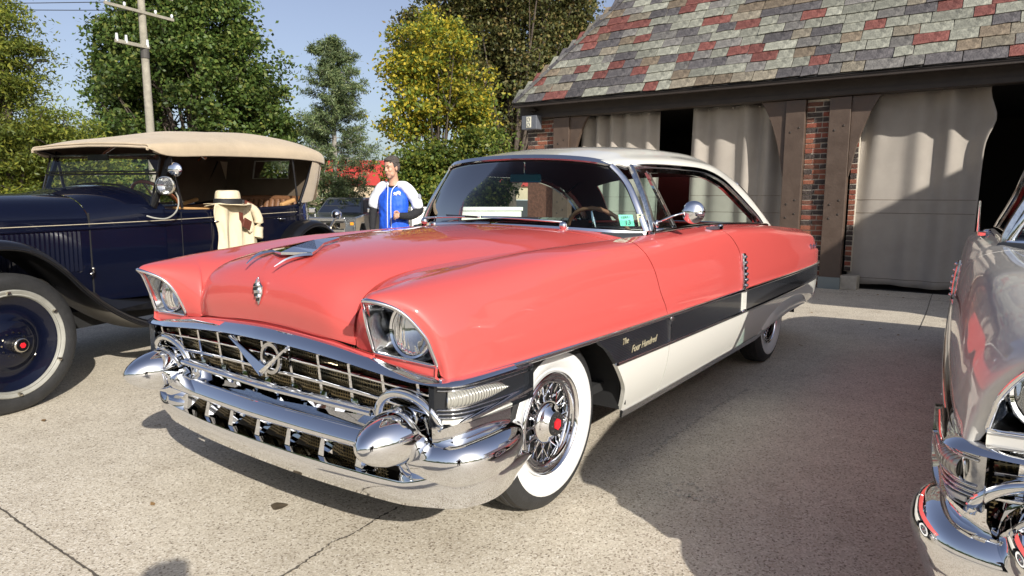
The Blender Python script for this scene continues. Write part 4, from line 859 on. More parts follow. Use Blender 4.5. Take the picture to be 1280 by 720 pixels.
# rear lamp
tl = MB().ell((-3.62, .56, 1.10), (.055, .055, .055)).build('tail_lamp', CHROME, ac, smooth=180)
MB().tube([(-3.36, .56, .92), (-3.50, .56, .96), (-3.60, .56, 1.06)], .014, 8).box((-3.60, .56, .98), (.05, .09, .03)).build('lamp_bracket', NICKEL, tl)
# ----------------------------------------------------------------- hat and coat on the door
def L2W(p): a = R(16); return (1.056+p[0]*math.cos(a)-p[1]*math.sin(a), -3.132+p[0]*math.sin(a)+p[1]*math.cos(a), p[2])
STRAW = mat('panama_straw', (.72, .62, .42), .75, var=.08, vscale=30, bump=.4, bscale=260)
BAND = mat('black_hat_band', (.012, .012, .014), .7)
hat = thing('straw_hat', 'cream straw hat with black band on top of the folded coat', 'hat', L2W((-1.93, .64, 1.215)), R(16))
b = MB(); P = []
for i, (r, z) in enumerate([(.185, .004), (.180, .002), (.15, .0), (.118, .004), (.106, .014), (.100, .060), (.096, .095), (.088, .118), (.070, .126), (.04, .116), (0, .105)]):
    P.append([(r*1.12*math.cos(a), r*.94*math.sin(a), z+(.012*abs(math.cos(a)) if i < 3 else 0)+(-.018*math.exp(-(math.sin(a)/.5)**2)*.5 if i > 7 else 0)) for a in np.linspace(0, 2*PI, 37)[:-1]])
hb = b.grid(np.array(P), closed=True).build('hat_body', STRAW, hat, smooth=60); m_ = hb.modifiers.new('s', 'SOLIDIFY'); m_.thickness = .004
MB().grid(np.array([[(r*1.12*math.cos(a), r*.94*math.sin(a), z) for a in np.linspace(0, 2*PI, 37)[:-1]] for r, z in ((.1115, .010), (.1085, .056))]), closed=True).build('hat_band', BAND, hat, smooth=60)
MB().box((-.085, .072, .030), (.020, .010, .016), rz=R(-35)).build('band_bow', BAND, hat, bevel=.004)
COAT = mat('cream_linen_coat', (.62, .53, .36), .85, var=.06, vscale=10, bump=.25, bscale=200); STRAP = mat('brown_leather_strap', (.12, .035, .022), .4, coat=.3, var=.2, vscale=25)
coat = thing('folded_coat', 'cream coat with brown leather straps hanging over the touring car door', 'coat', L2W((-1.93, .66, 0)), R(16))
P = []
for i, f in enumerate(np.linspace(0, 1, 26)):
    row = []
    for j, g_ in enumerate(np.linspace(-1, 1, 41)):
        w = .205+.035*f
        if f < .2: a = f/.2; y = -.10+.15*a; z = 1.225-.012*(1-a)**2+.006*math.sin(g_*7)
        else: a = (f-.2)/.8; y = .050+.026*math.sin(g_*9+.6+a*1.8)*min(1, a*3)+.008*math.sin(g_*23)*a; z = 1.222-.47*a-.03*(1-a)*g_*0
        row.append((-(g_*w+.05*f+.02*math.sin(f*9+2)*(abs(g_) > .8)), y, z-.05*f*g_))
    P.append(row)
cb = MB().grid(np.array(P)).build('coat_body', COAT, coat, smooth=180); m_ = cb.modifiers.new('s', 'SOLIDIFY'); m_.thickness = .010; m_.offset = 1
MB().sweep([(-.05, .066, 1.155), (-.045, .072, 1.10), (-.065, .074, 1.065), (-.10, .072, 1.055)], [(-.022, -.003), (.022, -.003), (.022, .003), (-.022, .003)], (0, 1, 0)).build('strap', STRAP, coat, bevel=.001)
MB().box((-.105, .078, 1.055), (.045, .006, .042), M=Matrix.Rotation(R(-25), 3, 'Y')).build('strap_pouch', STRAP, coat, bevel=.004)
MB().sweep([(-.12, .078, 1.00), (-.135, .08, .985), (-.165, .08, .995), (-.17, .08, 1.02)], [(-.006, -.003), (.006, -.003), (.006, .003), (-.006, .003)], (0, 1, 0)).build('strap_loop', COAT, coat)
MB().tube(curve([(-.16, .02, 1.205), (-.225, .055, 1.17), (-.255, .075, 1.08), (-.245, .07, .97), (-.235, .07, .93)], 14), [.040]*10+[.044, .046, .048, .046], 12).build('coat_sleeve', COAT, coat, smooth=60)
MB().sweep(curve([(-.14, .03, 1.235), (-.22, .05, 1.20), (-.265, .065, 1.13), (-.26, .07, 1.07)], 12), [(-.024, -.003), (.024, -.003), (.024, .003), (-.024, .003)], (0, 1, 0)).build('strap', STRAP, coat)
# ================================================================= ground
def concrete():
    m = bpy.data.materials.new('exposed_aggregate_concrete'); m.use_nodes = True; n = m.node_tree.nodes; l = m.node_tree.links; b = n['Principled BSDF']; b.inputs['Roughness'].default_value = .82
    tc = n.new('ShaderNodeTexCoord')
    def noise(s, d=4, r=.6):
        t = n.new('ShaderNodeTexNoise'); t.inputs['Scale'].default_value = s; t.inputs['Detail'].default_value = d; t.inputs['Roughness'].default_value = r; l.new(tc.outputs['Object'], t.inputs[0]); return t
    def ramp(src, stops):
        c = n.new('ShaderNodeValToRGB'); l.new(src, c.inputs[0]); e = c.color_ramp.elements
        while len(e) < len(stops): e.new(.5)
        for q, (p, col) in zip(e, stops): q.position = p; q.color = (*col, 1)
        return c
    v = n.new('ShaderNodeTexVoronoi'); v.inputs['Scale'].default_value = 150; l.new(tc.outputs['Object'], v.inputs[0])
    sep = n.new('ShaderNodeSeparateColor'); l.new(v.outputs['Color'], sep.inputs[0])
    st = ramp(sep.outputs[0], [(0, (.22, .18, .13)), (.07, (.37, .315, .24)), (.2, (.54, .475, .37)), (.6, (.62, .555, .44)), (.9, (.69, .625, .51)), (1, (.78, .725, .62))])
    f = noise(260, 3); fr = ramp(f.outputs['Fac'], [(.34, (.70, .69, .66)), (.46, (1, 1, 1)), (.66, (1.0, 1.0, 1.0))])
    a = n.new('ShaderNodeMix'); a.data_type = 'RGBA'; a.blend_type = 'MULTIPLY'; a.inputs[0].default_value = 1; l.new(st.outputs[0], a.inputs[6]); l.new(fr.outputs[0], a.inputs[7])
    g = noise(.55, 6, .65); gr = ramp(g.outputs['Fac'], [(.3, (.84, .83, .81)), (.5, (.97, .97, .96)), (.7, (1.0, 1.0, 1.0))])
    c = n.new('ShaderNodeMix'); c.data_type = 'RGBA'; c.blend_type = 'MULTIPLY'; c.inputs[0].default_value = 1; l.new(a.outputs[2], c.inputs[6]); l.new(gr.outputs[0], c.inputs[7])
    g2 = noise(5, 5, .7); gr2 = ramp(g2.outputs['Fac'], [(.35, (.88, .87, .86)), (.55, (1, 1, 1))])
    e = n.new('ShaderNodeMix'); e.data_type = 'RGBA'; e.blend_type = 'MULTIPLY'; e.inputs[0].default_value = 1; l.new(c.outputs[2], e.inputs[6]); l.new(gr2.outputs[0], e.inputs[7])
    l.new(e.outputs[2], b.inputs['Base Color'])
    u = n.new('ShaderNodeBump'); u.inputs['Strength'].default_value = .35; u.inputs['Distance'].default_value = .003; l.new(v.outputs['Distance'], u.inputs['Height']); l.new(u.outputs[0], b.inputs['Normal'])
    return m
def gz(u, v):
    t = min(max((-v-7.0)/8, 0), 1); t2 = 1
    if u < -9: t2 = 1
    s_ = t*t*(3-2*t); k = min(max((-5.6-v)/2.5, 0), 1)
    return -.62*s_*k
xs = [-400, -150, -80, -50, -40, -34, -30]+list(np.arange(-28, 6, 1.0))+[8, 14, 24, 50, 120, 400]
ys_ = [-400, -150, -90, -60, -45, -36]+list(np.arange(-32, 4, .8))+[6, 12, 24, 50, 120, 400]
P = np.array([[(x, y, gz(x, y)) for y in ys_] for x in xs])
tag(MB().grid(P, flip=True).build('ground', concrete(), smooth=180), kind='structure')
CRACK = mat('crack_dirt', (.10, .085, .065), .95, var=.4, vscale=12); OILM = mat('oil_stain', (.11, .085, .055), .6, var=.4, vscale=30)
def ribbon(pts, w, name, m, z=.0035, jit=.4, n=90, seed=1, kind='structure', thick=0.0):
    r = random.Random(seed); c = curve(pts, n); b = MB(); L_, R_ = [], []
    for i, p in enumerate(c):
        a = Vector(c[max(i-1, 0)]); q = Vector(c[min(i+1, n-1)]); t = (q-a).normalized(); s_ = Vector((-t.y, t.x, 0)); ww = w*(1+jit*r.uniform(-1, 1)); o = Vector(p)+s_*w*jit*r.uniform(-1.5, 1.5)
        L_.append(tuple(o+s_*ww)+()); R_.append(tuple(o-s_*ww))
    P = np.array([L_, R_]); P[:, :, 2] = z; return tag(b.grid(P).build(name, m), kind=kind)
ribbon([(1.380, -3.5, 0), (1.381, -1.0, 0), (1.382, -.66, 0), (1.376, -.14, 0), (1.39, .6, 0), (1.39, 1.8, 0)], .004, 'expansion_joint', CRACK, jit=.35, seed=3, n=160)
ribbon([(-1.2, .22, 0), (-.4, .27, 0), (.10, .30, 0), (.332, .315, 0), (.50, .322, 0), (.661, .339, 0), (.74, .33, 0), (.819, .346, 0), (.995, .376, 0), (1.38, .40, 0)], .0035, 'ground_crack', CRACK, jit=.9, seed=5, n=150)
ribbon([(-11.5, 1.45, 0), (-8.4, 1.56, 0), (-7.2, 1.614, 0), (-6.3, 1.65, 0), (-5.5, 1.67, 0)], .004, 'expansion_joint', CRACK, jit=.3, seed=8)
ribbon([(-8.0, -6.0, 0), (-7.95, -2, 0), (-8.0, 3.5, 0)], .006, 'expansion_joint', CRACK, jit=.3, seed=9)
b = MB(); k = 22; b.add([(.683+.030*math.cos(a)*(1+.25*math.sin(3*a)), -.095+.042*math.sin(a)*(1+.2*math.cos(2*a)), .0035) for a in np.linspace(0, 2*PI, k+1)[:-1]], [tuple(range(k))])
tag(b.build('oil_spot', OILM), kind='structure')
def chalk_mat():
    m = mat('pale_scuff', (.50, .46, .38), .9); n = m.node_tree.nodes; l = m.node_tree.links; tc = n.new('ShaderNodeTexCoord'); t = n.new('ShaderNodeTexNoise'); t.inputs['Scale'].default_value = 38; l.new(tc.outputs['Object'], t.inputs[0])
    r = n.new('ShaderNodeMapRange'); r.inputs[1].default_value = .46; r.inputs[2].default_value = .60; l.new(t.outputs['Fac'], r.inputs[0]); l.new(r.outputs[0], n['Principled BSDF'].inputs['Alpha']); return m
CH = chalk_mat()
ribbon([(-2.303, .952, 0), (-1.95, .925, 0), (-1.565, .914, 0), (-1.1, .905, 0), (-.761, .92, 0)], .014, 'scuff_mark', CH, jit=.5, seed=11)
for s_, pts in enumerate([[(-.50, 1.12, 0), (-.46, 1.22, 0), (-.46, 1.32, 0), (-.50, 1.40, 0)], [(-.40, 1.16, 0), (-.43, 1.26, 0), (-.44, 1.37, 0)], [(-.58, 1.18, 0), (-.52, 1.30, 0)]]): ribbon(pts, .012, 'scuff_mark', CH, jit=.9, seed=20+s_, n=40)
# ================================================================= garage
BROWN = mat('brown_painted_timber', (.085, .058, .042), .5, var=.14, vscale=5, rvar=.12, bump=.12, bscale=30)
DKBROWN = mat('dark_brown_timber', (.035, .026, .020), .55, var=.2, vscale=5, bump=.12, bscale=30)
MORTAR = mat('pale_mortar', (.52, .47, .38), .95, var=.15, vscale=25, bump=.5, bscale=120)
BR = [mat('red_brick', (.24, .070, .042), .85, var=.3, vscale=18, bump=.5, bscale=90), mat('orange_brick', (.26, .092, .052), .85, var=.25, vscale=18, bump=.5, bscale=90), mat('clinker_brick', (.055, .040, .034), .7, var=.5, vscale=25, bump=.8, bscale=70), mat('brown_brick', (.15, .065, .042), .85, var=.35, vscale=20, bump=.6, bscale=80)]
SLATES = [mat(n_, c_, .62, var=.34, vscale=9, bump=.9, bscale=22, rvar=.15, orand=.22) for n_, c_ in (('grey_green_slate', (.205, .205, .165)), ('pale_green_slate', (.235, .235, .19)), ('purple_grey_slate', (.085, .078, .078)), ('grey_slate', (.145, .137, .125)), ('red_slate', (.165, .058, .046)), ('buff_slate', (.20, .175, .13)), ('rust_stained_slate', (.165, .13, .09)))]
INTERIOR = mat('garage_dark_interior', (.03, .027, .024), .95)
CURT = mat('taupe_canvas_curtain', (.345, .31, .265), .95, var=.10, vscale=2.2, bump=.3, bscale=300, sheen=.15)
gar = thing('garage_building', 'brick and brown timber garage with steep multicoloured slate roof and open bays', 'building', (-8.4, 0, 0))
def gp(mb, name, m, **k): mb.v = [(x+8.4, y, z) for x, y, z in mb.v]; return mb.build(name, m, gar, **k)
post_y = [(-4.53, -4.20), (-.47, -.20), (.125, .405), (4.10, 4.38), (4.72, 5.0), (9, 9.3)]
for a, b_ in post_y: gp(MB().box((-8.47, (a+b_)/2, 1.365+.02), (.075, (b_-a)/2, 1.345)), 'post', BROWN, bevel=.006)
for a, b_ in post_y:
    for z in (1.05, 1.25, 2.3):
        for s_ in (-.06, .06): gp(MB().ell((-8.392, (a+b_)/2+s_, z+s_*.5), (.006, .016, .016), seg=8, rings=6), 'bolt_head', DKBROWN, smooth=180)
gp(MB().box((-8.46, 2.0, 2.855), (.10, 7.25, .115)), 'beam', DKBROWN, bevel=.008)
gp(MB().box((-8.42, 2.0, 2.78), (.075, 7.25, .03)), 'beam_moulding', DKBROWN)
def bracket(y, d_):
    # curved knee brace beside a post; d_ = direction into the bay
    c = curve([(0, 1.62), (.05, 1.86), (.115, 2.12), (.22, 2.42), (.345, 2.66), (.40, 2.735)], 14)
    poly = [(y, 2.735)]+[(y+d_*max(a-.0, .0), z) for a, z in c[::-1]]
    poly = [(y, 1.62)]+[(y+d_*(a*.9+.005), z) for a, z in c]+[(y, 2.735)]
    poly2 = [(p, q) for p, q in poly]
    gp(MB().prism(poly2, -8.50, -8.43, 'x'), 'knee_brace', BROWN, bevel=.004)
for y, d_ in ((-4.195, 1), (-.475, -1), (.41, 1), (4.095, -1)): bracket(y, d_)
# brick piers, brick by brick
bm = {}
def brick_mesh(L, k):
    key = (round(L, 3), k)
    if key in bm: return bm[key]
    r = random.Random(hash(key) % 999); hx, hy, hz = .05, L/2, .0295
    o = MB().box((0, 0, 0), (hx, hy, hz)).build('brick', None, None)
    for v_ in o.data.vertices: v_.co += Vector((r.uniform(-.003, .003), r.uniform(-.004, .004), r.uniform(-.003, .003)))
    bm[key] = o.data; bpy.data.objects.remove(o, do_unlink=True); return bm[key]
rb_ = random.Random(3)
def pier(y0, y1, z0, z1, x, back=.12):
    gp(MB().box((x-back, (y0+y1)/2, (z0+z1)/2), (back-.008, (y1-y0)/2, (z1-z0)/2)), 'mortar_bed', MORTAR)
    nrow = int((z1-z0)/.0745)
    for r_ in range(nrow):
        z = z0+.0745*(r_+.5); y = y0+.004; first = True
        while y < y1-.03:
            L = rb_.choice([.205, .205, .10, .205]) if not first else (.205 if r_ % 2 else rb_.choice([.10, .15]))
            first = False; L = min(L, y1-.004-y)
            if y1-.004-(y+L+.012) < .05: L = y1-.004-y
            if L < .04: break
            me = brick_mesh(L, rb_.randint(0, 3)); mi = rb_.choice([0, 0, 1, 1, 2, 2, 2, 3]) if z < 2.62 else rb_.choice([2, 3])
            o = bpy.data.objects.new('brick', me); C.objects.link(o); o.parent = gar; o.location = (x-.045+rb_.uniform(-.004, .004)+8.4, y+L/2, z)
            if not me.materials: me.materials.append(BR[0])
            o.material_slots[0].link = 'OBJECT'; o.material_slots[0].material = BR[mi]
            y += L+.012
pier(-.195, .12, .02, 2.73, -8.50)
pier(-5.16, -4.535, 1.60, 2.73, -8.50)
gp(MB().box((-8.62, -4.85, .80), (.11, .31, .80)), 'pier_base', BR[3])
pier(.41, .50, .25, 2.5, -8.66, back=.10)
gp(MB().box((-8.46, .265, .085), (.082, .148, .085)), 'post_shoe', mat('grey_metal_shoe', (.22, .25, .24), .5, .3), bevel=.004)
gp(MB().box((-8.56, .515, .10), (.12, .115, .10)), 'stone_block', mat('rough_stone', (.40, .36, .29), .9, var=.2, bump=.6, bscale=40), bevel=.012)
# dark interior
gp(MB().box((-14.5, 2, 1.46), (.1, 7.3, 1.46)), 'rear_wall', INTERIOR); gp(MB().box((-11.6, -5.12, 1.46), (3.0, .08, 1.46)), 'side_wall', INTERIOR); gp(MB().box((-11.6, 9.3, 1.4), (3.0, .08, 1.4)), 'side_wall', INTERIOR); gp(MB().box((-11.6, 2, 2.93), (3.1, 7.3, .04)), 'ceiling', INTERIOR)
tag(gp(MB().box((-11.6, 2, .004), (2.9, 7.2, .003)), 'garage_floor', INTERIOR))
# gutter board and fascia
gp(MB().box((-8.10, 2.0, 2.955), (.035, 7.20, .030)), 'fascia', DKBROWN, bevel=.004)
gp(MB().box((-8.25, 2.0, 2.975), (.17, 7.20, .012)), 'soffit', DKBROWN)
# curtains
def canvas(name, y0, y1, z0, z1, x, amp, nf, seed, ytop=None, tilt=0, label=None, bulge=None):
    r = random.Random(seed); ph = [r.uniform(0, 6) for _ in range(5)]; n, k = 90, 30; P = []
    for i in range(k):
        f = i/(k-1); z = z1+(z0-z1)*f; row = []
        for j in range(n):
            g_ = j/(n-1); y = y0+(y1-y0)*g_
            if bulge: y += bulge(f, g_)
            w = amp*(math.sin(g_*nf*3*PI+ph[0]+.4*math.sin(f*2+ph[1]))+.5*math.sin(g_*nf*3.7*PI+ph[2]+f)+.25*math.sin(g_*nf*9+ph[3]+2*f))*(1-.35*f)+.012*math.sin(f*5+g_*6+ph[4])
            row.append((x+w, y, z+.012*math.sin(g_*nf*4+ph[1])*(f > .99)))
        P.append(row)
    t = thing(name, label, 'curtain', (x, (y0+y1)/2, 0), group='canvas curtains in the garage bays')
    b = MB().grid(np.array(P)); b.v = [(a-x, c_-(y0+y1)/2, e) for a, c_, e in b.v]; o = b.build('canvas_sheet', CURT, t, smooth=180); m_ = o.modifiers.new('s', 'SOLIDIFY'); m_.thickness = .006
    A = np.array(P)
    for zz in (1.28, 1.02, .16):
        if zz < z0+.05: continue
        i = int((z1-zz)/(z1-z0)*(k-1)); MB().tube([(q[0]-x+.006, q[1]-(y0+y1)/2, q[2]) for q in A[i][1:-1]], .0045, 4).build('seam', DKSEAM, t)
    for q in A[0][3::11]:
        MB().ell((q[0]-x+.012, q[1]-(y0+y1)/2, q[2]-.03), (.004, .010, .010), seg=8, rings=6).build('eyelet', NICKEL, t)
    return t
DKSEAM = mat('seam_thread', (.16, .13, .10), .9)
canvas('canvas_curtain', -4.12, -2.62, .30, 2.76, -8.72, .052, 3.2, 1, label='taupe canvas curtain in the left bay, left of its dark gap')
canvas('canvas_curtain', -2.02, -.40, .20, 2.76, -8.72, .052, 2.9, 2, label='taupe canvas curtain in the left bay, right of the dark gap')
canvas('canvas_curtain', .52, 1.95, .07, 2.80, -8.74, .050, 2.4, 5, label='taupe canvas curtain in the right bay beside the brick pier', bulge=lambda f, g_: (.10*math.exp(-((f-.16)/.08)**2)+.05*(1-f))*max(0, g_-.8)*5-.09*(1-g_)*f)
# wall lamp
wl_ = thing('wall_lamp', 'grey box floodlight with pale lens hung under the eave at the left brick pier', 'lamp', (-8.28, -4.93, 2.66))
GREYM = mat('grey_cast_metal', (.13, .14, .16), .5, .2)
MB().box((0, 0, 0), (.09, .165, .125)).build('housing', GREYM, wl_, bevel=.012)
ln = MB().box((.095, .0, .005), (.006, .052, .098)).build('lens', mat('frosted_lamp_lens', (.62, .60, .48), .3, coat=.5), wl_, bevel=.004)
for k in range(2): MB().sweep([(.103, .030*math.cos(a), -.045+.095*k+.034*math.sin(a)) for a in np.linspace(0, 2*PI, 13)[:-1]], [(-.003, -.003), (.003, -.003), (.003, .003), (-.003, .003)], (1, 0, 0), closed=True).build('lens_ring', GREYM, ln)
MB().tube([(0, 0, .12), (-.01, 0, .20), (-.08, .02, .27)], .02, 8).box((-.02, 0, .225), (.05, .09, .012)).build('mount', DKBROWN, wl_, smooth=60)
# roof slates
EU, EY, EZ, SL = -8.05, -5.21, 3.0, 1.33
cosA = 1/math.sqrt(1+SL*SL); tilt = math.atan(SL)
rs = random.Random(21); EXPO = .192; cnt = 0; late = []
MR = Matrix.Rotation(-tilt, 3, 'Y')      # local x -> down slope outward, y along eave
def slate(y0, y1, row, mi, far):
    L = .34; w = y1-y0
    s0 = row*EXPO; t = s0*cosA; base = Vector((EU-t, (y0+y1)/2, EZ+t*SL))
    lo = [(-.006+rs.uniform(-.014, .010), -w/2+rs.uniform(0, .004)), (rs.uniform(-.010, .006), 0), (rs.uniform(-.008, .006), w/2-rs.uniform(0, .004))]
    pts = [(p[0], p[1]) for p in lo]+[(L, w/2-.003), (L, -w/2+.003)]
    nup = Vector((SL, 0, 1)).normalized(); dn = Vector((-1, 0, SL)).normalized()
    vs = []; h0 = rs.uniform(.014, .030)
    for hh in (0, -.010):
        for a, b__ in pts: vs.append(dn*a+Vector((0, b__, 0))+nup*((h0*(1-a/L))+hh))
    f = [(4, 3, 2, 1, 0), (5, 6, 7, 8, 9)]+[(i, (i+1) % 5, 5+(i+1) % 5, 5+i) for i in range(5)]
    return base, vs, f
TAR = mat('roof_underlay', (.03, .028, .026), .95)
rf_s = []
for row in range(30):
    t = row*EXPO*cosA; y = EY+t+rs.uniform(.0, .03)
    while y < 9.2:
        w = rs.choice([.22, .26, .31, .33, .37, .40, .28, .46]); z = EZ+t*SL
        rf_s.append((row, y, y+w)); y += w+.007
vis = []
def inview(u, y, z):
    q = Vector((u, y, z))-cam_loc; zc = q.dot(cdir); return 640+850*q.dot(crt)/zc, 360-850*q.dot(cup)/zc
cam_loc = M.translation.copy(); crt = r2; cup = u2; cdir = d
stuffb = {i: MB() for i in range(len(SLATES))}
wts = [0]*7+[1]*5+[2]*5+[3]*5+[4]*4+[5]*3+[6]*2
near = []
for k, (row, a, b_) in enumerate(rf_s):
    t = row*EXPO*cosA; px, py = inview(EU-t, (a+b_)/2, EZ+t*SL)
    ok = -30 < px < 1300 and py > -12
    near.append((not ok, (EU-t-cam_loc.x)**2+((a+b_)/2-cam_loc.y)**2, k))
near.sort(); chosen = set(k for o_, _, k in near[:300] if not o_)
for k, (row, a, b_) in enumerate(rf_s):
    mi = rs.choice(wts); base, vs, f = slate(a, b_, row, mi, False)
    if k in chosen:
        mb = MB(); mb.add(vs, f); o = mb.build('slate', SLATES[mi], gar); o.location = base+Vector((8.4, 0, 0))
    else: stuffb[mi].add([v_+base for v_ in vs], f)
# remaining slates of the same roof as one part
allm = MB(); ids = []
for mi, sb in stuffb.items(): ids += [mi]*len(sb.f); allm.add(sb.v, sb.f)
o = gp(allm, 'slate_courses', None); tag(o, kind='stuff')
for m_ in SLATES: o.data.materials.append(m_)
o.data.polygons.foreach_set('material_index', ids)
H = 30*EXPO*cosA; 
gp(MB().add([(EU+.0, EY, EZ-.012), (EU-H, EY+H, EZ+H*SL-.012), (EU-H, 9.3, EZ+H*SL-.012), (EU, 9.3, EZ-.012), (EU, EY, EZ-.035), (EU-2*H, EY, EZ-.035), (EU, 9.3, EZ-.035), (EU-2*H, 9.3, EZ-.035)],
   [(0, 3, 2, 1), (0, 1, 5), (1, 2, 7, 5), (4, 5, 7, 6), (3, 6, 7, 2)]), 'roof_deck', TAR)
for k in range(30):      # slates capping the hip
    t = (k+.2)*EXPO*cosA; p = Vector((EU-t+.0, EY+t, EZ+t*SL)); e_ = Vector((-1, 1, SL)).normalized()
    s_ = e_.cross(Vector((0, 0, 1))).normalized(); nn = s_.cross(e_).normalized()
    if nn.z < 0: nn = -nn
    q = [p+nn*.030-e_*.02, p+s_*.10-nn*.03-e_*.02, p+s_*.10-nn*.03+e_*.26, p+nn*.012+e_*.26, p-s_*.10-nn*.03-e_*.02, p-s_*.10-nn*.03+e_*.26]
    gp(MB().add(q, [(0, 1, 2, 3), (4, 0, 3, 5)]), 'hip_slate', SLATES[rs.choice([2, 3, 0, 2])])
# neighbouring wing of the same garage on the right, out of frame, whose roof shades the right curtain
wing = thing('garage_wing', 'brick garage wing with dark roof off to the right of the bays', 'building', (-6.4, 7.2, 0))
MB().box((0, 0, 1.3), (1.6, 2.2, 1.3)).build('wall', BR[3], wing)
MB().add([(-2, -2.5, 2.6), (2, -2.5, 2.6), (2, 2.5, 2.6), (-2, 2.5, 2.6), (-2, 0, 5.0), (1.2, 0, 5.0)], [(0, 3, 2, 1), (0, 1, 5, 4), (2, 3, 4, 5), (1, 2, 5), (3, 0, 4)]).build('roof', SLATES[3], wing)
# ================================================================= low wall, far buildings
MB_ = MB(); a, b_ = Vector((-6.55, -6.35, 0)), Vector((-8.3, -5.20, 0)); cen = (a+b_)/2
wt = thing('low_wall', 'low white painted wall between the standing man and the garage corner', 'wall', tuple(cen))
ang = math.atan2(b_.y-a.y, b_.x-a.x); WHITEP = mat('white_masonry_paint', (.72, .70, .64), .8, var=.08, vscale=4, bump=.2, bscale=60)
MB().box((0, 0, .50), ((b_-a).length/2, .10, .55), rz=ang).build('wall_body', WHITEP, wt, bevel=.01); MB().box((0, 0, 1.085), ((b_-a).length/2+.02, .13, .035), rz=ang).build('coping', WHITEP, wt, bevel=.01)
REDM = mat('red_metal_cladding', (.42, .035, .03), .5, var=.08, vscale=2); TANM = mat('tan_block_wall', (.52, .42, .29), .9, var=.10, vscale=2, bump=.3, bscale=20); PALE = mat('pale_grey_cladding', (.50, .52, .54), .6, var=.06, vscale=1)
rbd = thing('red_building', 'low commercial building with red fascia over a tan block wall', 'building', (-26.5, -23.3, -.6))
ang = math.atan2(-17.987+28.678, -30.342+22.622)
MB().box((0, 0, 1.25), (8.0, .3, 1.30), rz=ang).build('wall', TANM, rbd); MB().box((0, 0, 3.2), (8.1, .45, .68), rz=ang).build('fascia', REDM, rbd)
MB().box((0, 0, 1.75), (8.02, .32, .04), rz=ang).build('string_course', PALE, rbd)
MB().box((-2.8, -2.0, 1.9), (8.0, 3.0, 1.9), rz=ang).build('rear_block', TANM, rbd)
for k in range(5): e_ = Vector((math.cos(ang), math.sin(ang), 0))*(-5+2.4*k); MB().box((e_.x+.2, e_.y+.16, .95), (.75, .2, .8), rz=ang).build('window', DASH, rbd)
pbd = thing('pale_building', 'pale grey flat-roofed building far behind the antique car', 'building', (-17, -41, -.6)); ang = math.atan2(14.5, -10.5)
MB().box((0, 0, 1.7), (9, 3, 1.7), rz=ang).build('wall', PALE, pbd); MB().box((0, 0, 3.45), (9.1, 3.1, .10), rz=ang).build('roof_edge', WHITEP, pbd)
for k in range(6): e_ = Vector((math.cos(ang), math.sin(ang), 0))*(-7+2.8*k)+Vector((.82, .57, 0))*3.0; MB().box((e_.x, e_.y, 1.5), (.8, .06, .6), rz=ang).build('window', DASH, pbd)
# ================================================================= trees
RT = Vector((-.585, .811, 0)); FW = Vector((-.811, -.585, 0))
def leafmat(name, cols, transl=.35, rough=.5):
    m = bpy.data.materials.new(name); m.use_nodes = True; n = m.node_tree.nodes; l = m.node_tree.links; b = n['Principled BSDF']; b.inputs['Roughness'].default_value = rough; b.inputs['Specular IOR Level'].default_value = .35
    g = n.new('ShaderNodeNewGeometry'); r = n.new('ShaderNodeValToRGB'); l.new(g.outputs['Random Per Island'], r.inputs[0]); e = r.color_ramp.elements
    while len(e) < len(cols): e.new(.5)
    for q, (p, c) in zip(e, cols): q.position = p; q.color = (*c, 1)
    tc = n.new('ShaderNodeTexCoord'); t = n.new('ShaderNodeTexNoise'); t.inputs['Scale'].default_value = .55; t.inputs['Detail'].default_value = 3; l.new(tc.outputs['Object'], t.inputs[0])
    mr = n.new('ShaderNodeMapRange'); mr.inputs[1].default_value = .35; mr.inputs[2].default_value = .65; mr.inputs[3].default_value = .72; mr.inputs[4].default_value = 1.3; l.new(t.outputs['Fac'], mr.inputs[0])
    x = n.new('ShaderNodeVectorMath'); x.operation = 'SCALE'; l.new(r.outputs[0], x.inputs[0]); l.new(mr.outputs[0], x.inputs['Scale']); l.new(x.outputs[0], b.inputs['Base Color'])
    tr = n.new('ShaderNodeBsdfTranslucent'); l.new(x.outputs[0], tr.inputs[0]); mx = n.new('ShaderNodeMixShader'); mx.inputs[0].default_value = transl
    l.new(b.outputs[0], mx.inputs[1]); l.new(tr.outputs[0], mx.inputs[2]); l.new(mx.outputs[0], n['Material Output'].inputs[0]); return m
def leaves(name, cen, size, m, parent, asp=.62, flat=.5, droop=0, rg=None):
    """one small folded-diamond leaf per centre"""
    n = len(cen); rg = rg or rng; N = rg.normal(size=(n, 3)); N[:, 2] += flat*np.sign(N[:, 2]+1.5)*1.5; N /= np.linalg.norm(N, axis=1, keepdims=True)
    A = rg.normal(size=(n, 3)); A[:, 2] -= droop; A -= (A*N).sum(1, keepdims=True)*N; A /= np.linalg.norm(A, axis=1, keepdims=True); B = np.cross(N, A)
    s = (size*rg.uniform(.65, 1.25, size=n))[:, None]; c = np.asarray(cen)
    V = np.stack([c-A*s, c+B*s*asp-A*s*.1, c+A*s+N*s*.15, c-B*s*asp-A*s*.1], 1).reshape(-1, 3).astype(np.float32)
    me = bpy.data.meshes.new(name); me.vertices.add(4*n); me.vertices.foreach_set('co', V.ravel()); me.loops.add(4*n); me.loops.foreach_set('vertex_index', np.arange(4*n, dtype=np.int32))
    me.polygons.add(n); me.polygons.foreach_set('loop_start', np.arange(0, 4*n, 4, dtype=np.int32)); me.update(calc_edges=True); me.materials.append(m)
    o = bpy.data.objects.new(name, me); C.objects.link(o); o.parent = parent; return o
BARK = mat('grey_brown_bark', (.075, .058, .045), .95, var=.35, vscale=6, bump=.8, bscale=25); BARK2 = mat('pale_pine_bark', (.26, .24, .21), .95, var=.3, vscale=8, bump=.7, bscale=30)
